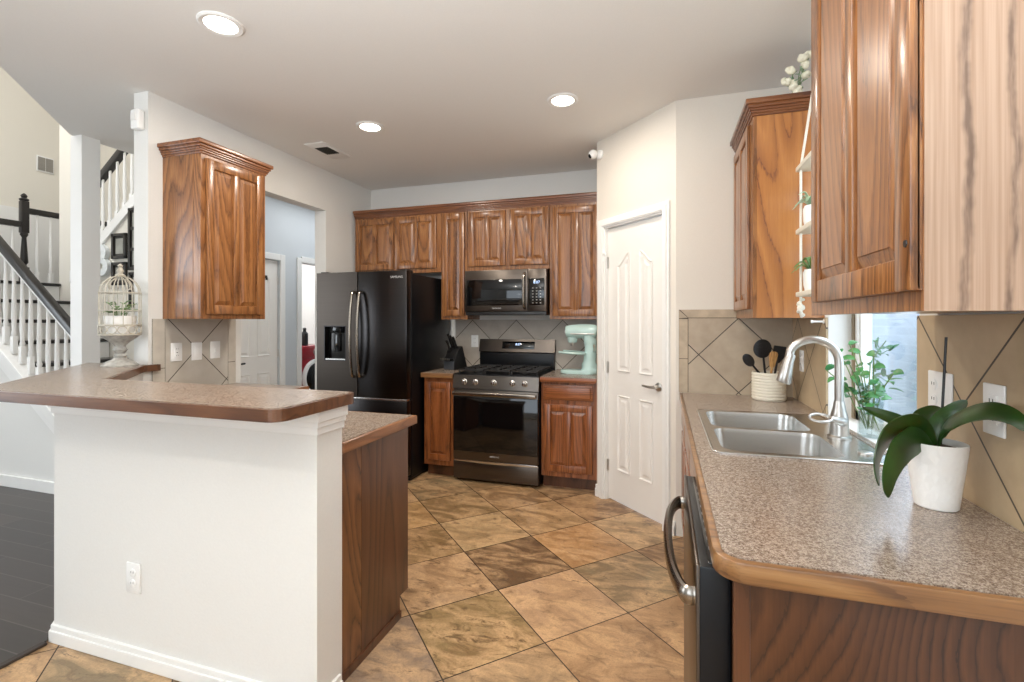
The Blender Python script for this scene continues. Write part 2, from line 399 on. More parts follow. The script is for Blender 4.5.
def thing(name, label, cat, loc=(0, 0, 0), group=None, local=False):
    o = bpy.data.objects.new(name, None); COL.objects.link(o); o.location = loc; o.empty_display_size = .05
    ORG[o.name] = Vector() if local else Vector(loc)
    return tag(o, label, cat, group)
def struct(name, bm, mat, smooth=False):
    o = obj(name, bm, mat, None, smooth); o['kind'] = 'structure'; return o
def copy_tree(o, parent=None):
    c = o.copy(); COL.objects.link(c)
    if parent: c.parent = parent
    for ch in list(o.children): copy_tree(ch, c)
    return c
def text(name, body, size, loc, rot, mat, parent):
    cu = bpy.data.curves.new(name, 'FONT'); cu.body = body; cu.size = size; cu.extrude = .0004; cu.align_x = 'CENTER'; cu.align_y = 'CENTER'
    t = bpy.data.objects.new('tmp', cu); COL.objects.link(t); bpy.context.view_layer.update()
    me = bpy.data.meshes.new_from_object(t.evaluated_get(bpy.context.evaluated_depsgraph_get()))
    bpy.data.objects.remove(t)
    bm = bmesh.new(); bm.from_mesh(me)
    from mathutils import Euler
    return obj(name, bm, mat, parent, False, Matrix.Translation(loc) @ Euler(rot).to_matrix().to_4x4())
def basis(o, U, N):
    """local x -> U, local -y -> N (outward), z up"""
    U, N = Vector(U), Vector(N)
    return Matrix(((U.x, -N.x, 0, o[0]), (U.y, -N.y, 0, o[1]), (U.z, -N.z, 1, o[2]), (0, 0, 0, 1)))

# ------------------------------------------------------------------ setting
XL, YB, ZC, XR, YS = -2.99, 4.472, 2.764, .737, 3.24
# --- floor tiles laid on the diagonal
def floor():
    a = math.pi/4; s = .4551; ox, oy = -1.1244, 2.6369; ca, sa = math.cos(a), math.sin(a)
    fixed = {(0, -1): (98, 76, 54), (0, -2): (190, 154, 114), (1, -1): (184, 140, 90), (1, -2): (134, 116, 82), (0, 0): (186, 156, 110),
             (-1, -1): (182, 148, 108), (-1, -2): (150, 124, 80), (0, -3): (164, 128, 88), (-1, -3): (150, 124, 90), (1, -3): (182, 144, 100),
             (1, 0): (172, 138, 94), (2, -1): (166, 138, 98), (2, 0): (124, 92, 60), (0, 1): (146, 118, 78), (-1, 0): (140, 112, 72),
             (-1, 1): (182, 144, 92), (-2, -1): (160, 128, 88), (-2, 0): (156, 124, 82), (2, -2): (128, 96, 62), (-2, -2): (150, 128, 104), (3, -1): (150, 120, 84), (1, 1): (150, 116, 76)}
    pool = [(150, 122, 84), (182, 146, 104), (126, 98, 66), (166, 134, 90), (138, 118, 84)]
    bm = newbm(); tone = bm.loops.layers.float_color.new('tile_tone'); shift = bm.loops.layers.float_vector.new('tile_shift') if hasattr(bm.loops.layers, 'float_vector') else bm.loops.layers.float_color.new('tile_shift')
    g = .0028; rnd = random.Random(11)
    for i in range(-16, 16):
        for j in range(-16, 16):
            pts = []
            for du, dv in ((g, g), (s-g, g), (s-g, s-g), (g, s-g)):
                u, v = i*s+du, j*s+dv; pts.append((ox+u*ca-v*sa, oy+u*sa+v*ca))
            cx = sum(p[0] for p in pts)/4; cy = sum(p[1] for p in pts)/4
            if not (-4.6 < cx < .85 and -3.3 < cy < 6.3): continue
            f = bm.faces.new([bm.verts.new((p[0], p[1], 0)) for p in pts])
            c = rnd.choice(pool); c = fixed.get((i, j), c); c = lin(c[0], c[1], c[2]*1.04); sh = (rnd.random()*30, rnd.random()*30, rnd.random()*30)
            for l in f.loops: l[tone] = c; l[shift] = sh if len(l[shift]) == 3 else sh+(1,)
    n = len(bm.faces)
    box(bm, -7.6, .9, -3.3, 6.4, -.06, -.0015)
    bm.faces.ensure_lookup_table()
    for f in bm.faces[n:]: f.material_index = 1
    o = struct('floor', bm, [M['slate'], M['grout']])
    o.data.materials[0] = M['slate']
    return o
floor()
struct('floor_wood', prism(newbm(), [(-7.45, -3.2), (-2.50, -3.2), (-2.50, 1.36), (-3.16, 2.05), (-3.16, 2.54), (-7.45, 2.54)], .0, .008), M['planks'])
struct('trim_threshold', band(newbm(), [(-2.475, -3.2), (-2.475, 1.35)], .03, .0, .012, .003), M['rug'])
# --- ceiling
struct('ceiling', prism(newbm(), [(.9, -3.3), (.9, 4.6), (-3.0, 4.6), (-3.0, 6.3), (-4.25, 6.3), (-4.25, 2.46), (-3.2, 1.41), (-7.5, 1.41), (-7.5, -3.3)], ZC, ZC+.25), M['ceil'])
# --- walls
bm = newbm()
box(bm, -3.11, XL, 2.135, 2.81, 0, ZC); box(bm, -3.11, XL, 2.81, 3.75, 2.39, ZC); box(bm, -3.11, XL, 3.75, 4.6, 0, ZC)
struct('wall_left', bm, M['wall'])
struct('wall_back', box(newbm(), XL, -.4, YB, 4.6, 0, ZC), M['wall'])
# pantry: return, diagonal with door opening, side wall with the pantry tile
A = Vector((-.5, 3.81)); B = Vector((.074, 3.236)); D2 = (B-A).normalized(); N2 = Vector((D2.y, -D2.x)); N2 = -N2 if N2.dot(Vector((-1, -1))) < 0 else N2
def dg(s, d=0): p = A+D2*s+N2*d; return (p.x, p.y)
LD = (B-A).length
S0, S1, DOORH = .088, .707, 2.085
bm = newbm()
prism(bm, [(-.5, 3.81), (-.5, YB), (-.4, YB), (-.4, 3.81+.06), dg(S0-.0, -.1)] if False else [(-.5, 3.81), (-.5, YB), (-.4, YB), (-.4, 3.852)], 0, ZC)
prism(bm, [dg(0), dg(S0), dg(S0, -.1), dg(.042, -.1)], 0, ZC)
prism(bm, [dg(S0), dg(S1), dg(S1, -.1), dg(S0, -.1)], DOORH, ZC)
prism(bm, [dg(S1), dg(LD), dg(LD-.042, -.1), dg(S1, -.1)], 0, ZC)
prism(bm, [(.074, 3.236), (.9, 3.236), (.9, 3.34), (.115, 3.34)], 0, ZC)
struct('wall_pantry', bm, plain('pantry_wall_paint', (222, 215, 204), .62, var=.012, scale=130, bump=.12))
# right wall with window over the sink
WY0, WY1, WZ0, WZ1 = 1.757, 2.612, .915, 2.2
bm = newbm(); XO = XR+.16
box(bm, XR, XO, -3.2, WY0, 0, ZC); box(bm, XR, XO, WY1, YS, 0, ZC); box(bm, XR, XO, WY0, WY1, 0, WZ0); box(bm, XR, XO, WY0, WY1, WZ1, ZC)
struct('wall_right', bm, M['wall'])
# rooms behind the camera
bm = newbm()
for x0, x1, z0, z1 in ((-7.5, -2.4, 0, ZC), (.4, XO, 0, ZC), (-2.4, .4, 0, .65), (-2.4, .4, 2.45, ZC)): box(bm, x0, x1, -3.3, -3.2, z0, z1)
struct('wall_front', bm, M['wall'])
bm = newbm()
for y0, y1, z0, z1 in ((-3.3, -2.2, 0, ZC+.25), (.4, 1.409, 0, ZC+.25), (-2.2, .4, 0, .6), (-2.2, .4, 2.6, ZC+.25)): box(bm, -7.5, -7.4, y0, y1, z0, z1)
struct('wall_living', bm, M['wall'])
bm = newbm(); box(bm, -7.5, -7.4, 1.41, 4.7, 0, 5.3); box(bm, -7.5, -4.22, 4.6, 4.7, 0, 5.3); box(bm, -7.4, -3.2, 1.31, 1.41, ZC+.25, 5.3); box(bm, -4.1, -4.0, 1.41, 4.7, ZC+.25, 5.3)
struct('wall_stairwell', bm, M['cream'])
struct('ceiling_stairwell', box(newbm(), -7.5, -4.0, 1.31, 4.7, 5.3, 5.4), M['ceil'])
struct('wall_landing', box(newbm(), -7.4, -7.37, 1.45, 4.58, 1.77, 2.72), M['trim'])
# hall and laundry room seen through the opening
bm = newbm()
for y0, y1, z0, z1 in ((3.45, 3.70, 0, ZC), (3.70, 4.37, 2.04, ZC), (4.37, 4.70, 0, ZC), (4.70, 5.55, 2.06, ZC), (5.55, 6.3, 0, ZC)): box(bm, -4.2, -4.1, y0, y1, z0, z1)
box(bm, -4.2, -3.0, 6.2, 6.3, 0, ZC); box(bm, -3.11, -3.0, 4.6, 6.2, 0, ZC)
struct('wall_hall', bm, M['hallp'])
bm = newbm(); box(bm, -6.0, -5.9, 4.7, 6.6, 0, ZC); box(bm, -6.0, -4.2, 6.5, 6.6, 0, ZC); box(bm, -6.0, -4.2, 4.7, 4.75, 0, ZC); box(bm, -6, -4.2, 4.7, 6.6, ZC, ZC+.05)
struct('wall_laundry', bm, M['trim'])
struct('floor_laundry', box(newbm(), -6.0, -4.6, 4.7, 6.6, -.06, 0), M['tileplain'])
# column at the end of the ceiling edge
struct('wall_column', box(newbm(), -4.29, -4.165, 2.485, 2.61, 0, ZC), M['trim'])

# --- casings, baseboards
bm = newbm()
def dbox(bm, s0, s1, d0, d1, z0, z1): prism(bm, [dg(s0, d0), dg(s1, d0), dg(s1, d1), dg(s0, d1)], z0, z1)
for s0, s1 in ((S0-.057, S0), (S1, S1+.057)):
    dbox(bm, s0, s1, 0, .014, 0, DOORH+.057)
dbox(bm, S0-.037, S0-.005, .014, .02, 0, DOORH+.037); dbox(bm, S1+.005, S1+.037, .014, .02, 0, DOORH+.037)
dbox(bm, S0, S1, 0, .014, DOORH, DOORH+.057); dbox(bm, S0-.005, S1+.005, .014, .02, DOORH+.008, DOORH+.037)
for s0, s1 in ((S0, S0+.012), (S1-.012, S1)): dbox(bm, s0, s1, -.1, 0, 0, DOORH)
dbox(bm, S0, S1, -.1, 0, DOORH-.012, DOORH)
struct('trim_1', bm, M['trim'])
bm = newbm(); dbox(bm, .0, S0-.057, 0, .014, 0, .09); dbox(bm, .0, S0-.057, .0, .02, 0, .06); dbox(bm, S1+.057, LD, 0, .014, 0, .09); dbox(bm, S1+.057, LD, 0, .02, 0, .06)
struct('baseboard_pantry', bm, M['trim'])
bm = newbm()
for y0, y1 in ((3.63, 3.70), (4.37, 4.44), (4.63, 4.70), (5.55, 5.62)): box(bm, -4.1, -4.082, y0, y1, 0, 2.11, .004)
box(bm, -4.1, -4.082, 3.70, 4.37, 2.04, 2.11, .004); box(bm, -4.1, -4.082, 4.70, 5.55, 2.06, 2.13, .004)
struct('trim_2', bm, M['trim'])
# kitchen window
def window():
    bm = newbm(); x0, x1 = .835, .88
    box(bm, x0, x1, WY0, WY0+.06, WZ0, WZ1, .004); box(bm, x0, x1, WY1-.10, WY1-.035, WZ0, WZ1, .004)
    box(bm, x0, x1, WY0, WY1-.035, WZ0, WZ0+.05, .004); box(bm, x0, x1, WY0, WY1-.035, WZ1-.05, WZ1, .004)
    box(bm, x0-.008, x0+.02, WY1-.085, WY1-.06, WZ0+.05, WZ1-.05, .003)
    fr = struct('window_1', bm, M['trim'])
    bm = newbm(); box(bm, x0-.005, x1, WY1-.035, WY1-.0005, WZ0, WZ1)
    obj('jamb_liner', bm, M['bronze'], fr, False)
    obj('pane', box(newbm(), .855, .859, WY0+.055, WY1-.095, WZ0+.045, WZ1-.045), M['glass'], fr, False)
    bm = newbm(); box(bm, XR+.0005, XR+.16, WY0, WY1, WZ0-.004, WZ0+.002)
    obj('window_sill', bm, M['trim'], fr, False)
    bm = newbm(); box(bm, XR+.001, .834, WY1-.006, WY1, WZ0+.003, WZ1-.006); box(bm, XR+.001, .834, WY0, WY0+.006, WZ0+.003, WZ1-.006); box(bm, XR+.001, .834, WY0, WY1, WZ1-.006, WZ1)
    obj('reveal', bm, M['trim'], fr, False)
window()
# outdoors beyond the kitchen window
gw = struct('wall_garden', box(newbm(), 2.6, 2.75, -2, 9, -.2, 3.2), M['block'])
struct('ground_garden', box(newbm(), .9, 2.6, -2, 9, -.3, -.2), M['grass'])
rb = random.Random(3)
for k, (px, py, pz, h) in enumerate(((2.1, 6.4, .8, .5), (2.2, 7.6, .7, .7))):
    t = thing('garden_shrub', ['leafy shrub outside the kitchen window nearer the glass', 'leafy shrub outside the kitchen window farther along the grey wall'][k], 'shrub', (px, py, -.2))
    bm = newbm()
    for q in range(150):
        a = rb.random()*6.28; r = .33*math.sqrt(rb.random()); z = pz-.2+rb.random()*h
        p = Vector((px+r*math.cos(a), py+r*math.sin(a), z)); d = Vector((rb.uniform(-1, 1), rb.uniform(-1, 1), rb.uniform(-.3, .8))).normalized()*.13
        leaf(bm, [p, p+d*.5+Vector((0, 0, .01)), p+d], .05, (d.y, -d.x, .6), n=2)
    obj('foliage', bm, M['leaf'], t)
    bm = newbm()
    for q in range(5): tube(bm, [(px, py, -.2), (px+rb.uniform(-.1, .1), py+rb.uniform(-.1, .1), pz), (px+rb.uniform(-.25, .25), py+rb.uniform(-.25, .25), pz+h*.7)], [.02, .014, .006], 6)
    obj('stem', bm, M['stem'], t)
# --- backsplashes
struct('backsplash_back', box(newbm(), -2.0, -.5, YB-.008, YB, .914, 1.378), M['spb'])
bm = newbm(); box(bm, .148, XR, YS-.012, YS-.004, .914, 1.382)
struct('backsplash_pantry', bm, M['sps'])
bm = newbm(); e = .004
for z0, z1 in ((.915, 1.125), (1.129, 1.378)): box(bm, .092, .144, YS-.012, YS-.004, z0, z1)
prism(bm, [(.092, 1.382), (.144, 1.386), (.144, 1.386), (.092, 1.436)][:1]+[(.144, 1.386), (.092, 1.434)], YS-.012, YS-.004, 'y')
prism(bm, [(.098, 1.436), (.148, 1.386), (.43, 1.386), (.43, 1.436)], YS-.012, YS-.004, 'y')
struct('backsplash_border', bm, M['tileplain'])
struct('backsplash_grout', box(newbm(), .091, XR-.001, YS-.007, YS-.0045, .914, 1.436), M['grout'])
bm = newbm(); box(bm, XR-.008, XR, 1.0, WY0, .914, 1.38); box(bm, XR-.008, XR, WY1, YS-.012, .914, 1.38)
struct('backsplash_window', bm, M['spr'])
struct('backsplash_left', box(newbm(), XL, XL+.008, 2.236, 2.690, .914, 1.378), M['spl'])
bm = newbm()
for y0, y1 in ((2.157, 2.232), (2.694, 2.757)):
    for z0, z1 in ((.914, 1.068), (1.072, 1.378)): box(bm, XL, XL+.008, y0, y1, z0, z1)
struct('backsplash_left_border', bm, M['tileplainl'])
struct('backsplash_left_grout', box(newbm(), XL-.001, XL+.004, 2.157, 2.757, .914, 1.378), M['grout'])

# ------------------------------------------------------------------ half wall, bar top, peninsula
HW = [(-2.485, 1.38), (-1.136, 1.38), (-1.136, 1.515), (-2.40, 1.515), (-2.985, 2.10), (-2.985, 2.133), (-3.11, 2.133), (-3.20, 2.095)]
struct('wall_bar', prism(newbm(), HW, 0, 1.059), M['wall'])
def skirt(bm, path, prof):
    for d, z0, z1 in prof: prism(bm, list(path)+offset(path, -d, False)[::-1], z0, z1, bev=.003)
edge = [(-3.165, 2.06), (-2.485, 1.38), (-1.136, 1.38), (-1.136, 1.515)]
bm = newbm(); skirt(bm, edge[:3]+[(-1.136, 1.50)], [(.016, 0, .05), (.010, .048, .072)])
struct('baseboard_bar', bm, M['trim'])
bm = newbm(); skirt(bm, edge, [(.010, .972, 1.0), (.018, .998, 1.02), (.026, 1.018, 1.06)])
struct('trim_bar', bm, M['trim'])
BAR = [(-2.54, 1.155), (-1.092, 1.155), (-1.092, 1.555), (-2.425, 1.555), (-2.955, 2.085), (-2.955, 2.19), (-2.981, 2.19), (-2.981, 2.132), (-3.517, 2.132)]
bt = thing('bar_top', 'raised speckled brown laminate bar top with wood edge on the white half wall', 'countertop', (-2.0, 1.38, 1.06))
BR = roundpoly(BAR, [0, .05, .045, 0, 0, .008, 0, 0, 0])
inner = offset(BR, .014)
obj('laminate_surface', prism(newbm(), inner, 1.062, 1.1), M['lam'], bt, False)
bm = newbm(); n = len(BR); ring = BR+[BR[0]]; ri = inner+[inner[0]]
for i in range(n):
    prism(bm, [ring[i], ring[i+1], ri[i+1], ri[i]], 1.06, 1.098)
bmesh.ops.remove_doubles(bm, verts=bm.verts, dist=1e-5)
inn = [f for f in bm.faces if all(sum(1 for g in e.link_faces) > 2 for e in f.edges if abs(e.verts[0].co.z-e.verts[1].co.z) > .01) and abs(f.normal.z) < .5 and False]
obj('wood_edge', bm, oak('bar_edge_oak', 'x', (116, 78, 52), (98, 62, 40), (60, 38, 25), rings=4, across=7, along=.8, pores=.3), bt)
# lower peninsula counter and cabinet
pc = thing('base_cabinet', 'dark oak peninsula base cabinet end below the lower counter behind the half wall', 'cabinet', (-1.7, 1.8, 0))
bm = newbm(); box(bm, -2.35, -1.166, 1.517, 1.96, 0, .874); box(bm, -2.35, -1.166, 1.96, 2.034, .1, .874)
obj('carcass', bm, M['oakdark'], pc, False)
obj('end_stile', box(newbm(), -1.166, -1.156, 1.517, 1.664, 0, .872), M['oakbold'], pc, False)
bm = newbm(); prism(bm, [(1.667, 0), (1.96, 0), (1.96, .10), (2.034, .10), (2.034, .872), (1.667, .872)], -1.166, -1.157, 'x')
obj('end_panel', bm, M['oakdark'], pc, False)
obj('toe_molding', box(newbm(), -1.157, -1.150, 1.517, 1.965, 0, .035, .002), M['oakdark'], pc, False)
lc = thing('countertop', 'lower speckled laminate counter wrapping behind the raised bar to the left wall', 'countertop', (-1.8, 1.8, .874))
LOW = [(-1.13, 1.517), (-1.13, 2.074), (-2.35, 2.074), (-2.35, 2.775), (-2.981, 2.775), (-2.981, 2.14), (-2.36, 1.517)]
path = LOW[:5]
obj('wood_edge', band(newbm(), path, .016, .872, .912, .003), M['edgey'], lc)
ip = offset(path, .016, False)
obj('laminate_surface', prism(newbm(), ip+[LOW[5], LOW[6]], .88, .914), M['lam'], lc, False)
lb = thing('base_cabinet', 'oak base cabinet along the left wall under the three switch plates', 'cabinet', (-2.7, 2.4, 0))
bm = newbm(); box(bm, -2.981, -2.39, 2.15, 2.75, .1, .872); box(bm, -2.981, -2.46, 2.15, 2.75, 0, .1)
obj('carcass', bm, M['oakb'], lb, False)

# ------------------------------------------------------------------ cabinet door builder
def door_bm(w, h, n=2, st=.05, rail=.055, mid=.045, t=.019):
    bm = newbm(); zt, zb = h-rail, rail
    box(bm, 0, w, -.007, 0, 0, h)
    for x0, x1, z0, z1 in ((0, st, 0, h), (w-st, w, 0, h), (st-.002, w-st+.002, 0, rail), (st-.002, w-st+.002, h-rail, h)):
        box(bm, x0, x1, -t, -.001, z0, z1, .0035)
    pw = (w-2*st-(n-1)*mid)/n; rects = []
    for i in range(n):
        x0 = st+i*(pw+mid); rects.append((x0, x0+pw))
        if i < n-1: box(bm, x0+pw, x0+pw+mid, -t, -.001, rail-.002, h-rail+.002, .0035)
    return bm, rects
def panel_bm(x0, x1, z0, z1, lip=.022, t=.017):
    bm = newbm(); g = .004; l = min(lip, (x1-x0)*.3)
    frustum(bm, (x0+g, x1-g, z0+g, z1-g), .007, (x0+g+l, x1-g-l, z0+g+l, z1-g-l), t-.003)
    frustum(bm, (x0+g+l, x1-g-l, z0+g+l, z1-g-l), t-.0035, (x0+g+l+.002, x1-g-l-.002, z0+g+l+.002, z1-g-l-.002), t-.0005)
    return bm
def cab_door(parent, o, U, N, w, h, n=2, mat=None, name='door', **k):
    mat = mat or M['oak']; xf = basis(o, U, N)
    bm, rects = door_bm(w, h, n, **k); rail = k.get('rail', .055)
    d = obj(name, bm, mat, parent, True, xf)
    for x0, x1 in rects: obj('raised_panel', panel_bm(x0, x1, rail, h-rail), mat, d, False, xf)
    return d
def wall_cab(label, x0, x1, z0, z1, y0, y1, doors, mat=None):
    """cabinet on the back wall facing -y; doors = list of (x0,x1,z0,z1,n)"""
    t = thing('wall_cabinet', label, 'cabinet', ((x0+x1)/2, (y0+y1)/2, z0))
    bm = newbm(); box(bm, x0, x1, y0+.019, y1, z0, z1)
    obj('carcass', bm, M['oak'], t, False)
    obj('face_frame', box(newbm(), x0, x1, y0, y0+.019, z0, z1, .0015), M['oak'], t, False)
    for a, b, c, d, n in doors: cab_door(t, (a, y0, c), (1, 0, 0), (0, -1, 0), b-a, d-c, n)
    return t
YU = 4.158
wall_cab('oak wall cabinet over the black refrigerator, two short doors', -2.96, -2.012, 1.828, 2.40, YU, YB, [(-2.945, -2.515, 1.868, 2.37, 2), (-2.497, -2.056, 1.868, 2.37, 2)])
wall_cab('narrow tall oak wall cabinet between refrigerator and microwave', -2.008, -1.742, 1.38, 2.40, YU, YB, [(-1.985, -1.768, 1.412, 2.375, 1)])
wall_cab('oak wall cabinet directly over the microwave, two short doors', -1.738, -.962, 1.826, 2.40, YU, YB, [(-1.722, -1.368, 1.868, 2.37, 2), (-1.327, -.972, 1.868, 2.37, 2)])
wall_cab('tall oak wall cabinet above the mint stand mixer', -.958, -.503, 1.38, 2.40, YU, YB, [(-.932, -.522, 1.408, 2.36, 2)])
def crown(bm, path):
    for d0, z0, z1 in ((.0, 2.385, 2.402), (.007, 2.398, 2.412), (.012, 2.410, 2.424), (.020, 2.422, 2.440), (.031, 2.438, 2.464)):
        prism(bm, list(path)+offset(path, -(d0+.006), False)[::-1], z0, z1, bev=.003)
bm = newbm(); crown(bm, [(-2.962, YU+.3), (-2.962, YU), (-.503, YU)][1:])
box(bm, -2.962, -.503, YU, YU+.02, 2.40, 2.464)
tag(obj('crown_molding', bm, M['crown'], None), 'dark oak crown molding running above the back wall cabinets', 'molding')

# left wall cabinet
t = thing('wall_cabinet', 'single oak wall cabinet on the left wall above three white plates', 'cabinet', (-2.83, 2.47, 1.378))
XC = -2.679
obj('carcass', box(newbm(), XL, XC-.019, 2.225, 2.721, 1.378, 2.40), M['oak'], t, False)
obj('face_frame', box(newbm(), XC-.019, XC, 2.225, 2.721, 1.378, 2.40, .0015), M['oak'], t, False)
obj('end_stile', box(newbm(), XL+.001, XC-.06, 2.2235, 2.2255, 1.378, 2.40), M['oak'], t, False)
cab_door(t, (XC, 2.255, 1.408), (0, 1, 0), (1, 0, 0), .43, .955)
bm = newbm(); p = [(XL+.001, 2.225), (XC, 2.225), (XC, 2.721), (XL+.001, 2.721)]
crown(bm, p); prism(bm, p, 2.40, 2.462)
obj('crown_molding', bm, oak('crown_oak_y', 'y', (150, 98, 58), (128, 78, 44), (84, 48, 26), rings=5, across=8, along=.5), t)

# right wall cabinets
XF = .425
t = thing('wall_cabinet', 'oak wall cabinet in the right corner beyond the window, flame grained end', 'cabinet', (.58, 2.95, 1.38))
obj('carcass', box(newbm(), XF+.019, XR, 2.667, YS-.013, 1.38, 2.40), M['oak'], t, False)
obj('end_panel', box(newbm(), XF+.017, XR, 2.66, 2.668, 1.38, 2.40), M['oakend'], t, False)
obj('face_frame', box(newbm(), XF, XF+.019, 2.66, YS-.013, 1.38, 2.40, .0015), M['oak'], t, False)
cab_door(t, (XF, 3.215, 1.425), (0, -1, 0), (-1, 0, 0), .50, .94)
bm = newbm(); p = [(XF, YS-.005), (XF, 2.66), (XR, 2.66)]
crown(bm, p); prism(bm, [(XF, YS-.005), (XF, 2.66), (XR, 2.66), (XR, YS-.005)], 2.40, 2.462)
obj('crown_molding', bm, M['crown'], t)
t = thing('wall_cabinet', 'large near oak wall cabinet at the right edge, pale worn end panel', 'cabinet', (.58, 1.3, 1.38))
obj('carcass', box(newbm(), XF+.019, XR, 1.008, 1.66, 1.385, 2.40), M['oak'], t, False)
obj('end_panel', box(newbm(), XF+.001, XR, 1.0, 1.009, 1.381, 2.40), M['oakcut'], t, False)
obj('face_frame', box(newbm(), XF, XF+.019, 1.001, 1.66, 1.381, 2.40, .0015), M['oak'], t, False)
d = cab_door(t, (XF, 1.592, 1.417), (0, -1, 0), (-1, 0, 0), .588, .95, st=.06, rail=.06)
bm = newbm(); lathe(bm, [(.006, 0), (.009, .006), (.004, .012)], (XF-.021, 1.018, 1.50), 10, 'x')
obj('hinge', bm, M['blk'], d)
bm = newbm(); p = [(XF, 1.66), (XF, 1.0), (XR, 1.0)]
crown(bm, p); prism(bm, [(XF, 1.66), (XF, 1.0), (XR, 1.0), (XR, 1.66)], 2.40, 2.462)
obj('crown_molding', bm, M['crown'], t)

# ------------------------------------------------------------------ back base cabinets and counters
YF = 3.84
def base_cab(label, x0, x1, parts):
    t = thing('base_cabinet', label, 'cabinet', ((x0+x1)/2, 4.15, 0))
    obj('carcass', box(newbm(), x0, x1, YF+.019, YB-.002, .105, .872), M['oakb'], t, False)
    obj('toe_kick', box(newbm(), x0, x1, YF+.07, YB-.01, 0, .105), M['oakdark'], t, False)
    obj('face_frame', box(newbm(), x0, x1, YF, YF+.019, .105, .872, .0015), M['oakb'], t, False)
    for kind, a, b, c, d, n in parts:
        if kind == 'door': cab_door(t, (a, YF, c), (1, 0, 0), (0, -1, 0), b-a, d-c, n, M['oakb'], st=.042 if n == 1 else .05)
        else:
            bm = newbm(); box(bm, a, b, YF-.012, YF, c, d, .003); box(bm, a+.016, b-.016, YF-.021, YF-.01, c+.016, d-.016, .007, 3); obj('drawer_front', bm, M['oakbx'], t)
base_cab('narrow oak base cabinet between refrigerator and range', -2.02, -1.732, [('door', -1.995, -1.765, .15, .832, 1)])
base_cab('oak base cabinet with drawer right of the range under the stand mixer', -.956, -.502, [('drawer', -.934, -.535, .725, .85, 1), ('door', -.93, -.538, .148, .69, 2)])
for lab, x0, x1, pth in (('small speckled counter left of the range holding the knife block', -2.035, -1.73, [(-2.035, 4.46), (-2.035, 3.80), (-1.73, 3.80)]),
                         ('small speckled counter right of the range holding the mint mixer', -.958, -.502, [(-.958, 3.80), (-.502, 3.80)])):
    t = thing('countertop', lab, 'countertop', ((x0+x1)/2, 4.1, .874))
    obj('wood_edge', band(newbm(), pth, .016, .872, .912, .003), M['edge'] if x0 < -1.5 else M['oakbx'], t)
    q = offset(pth, .016, False)
    obj('laminate_surface', prism(newbm(), q+[(x1, YB-.009), (x0+.016 if x0 < -1.5 else x0, YB-.009)] if x0 > -1.5 else q+[(x1, YB-.009), (x0+.016, YB-.009)], .88, .914), M['lam'], t, False)

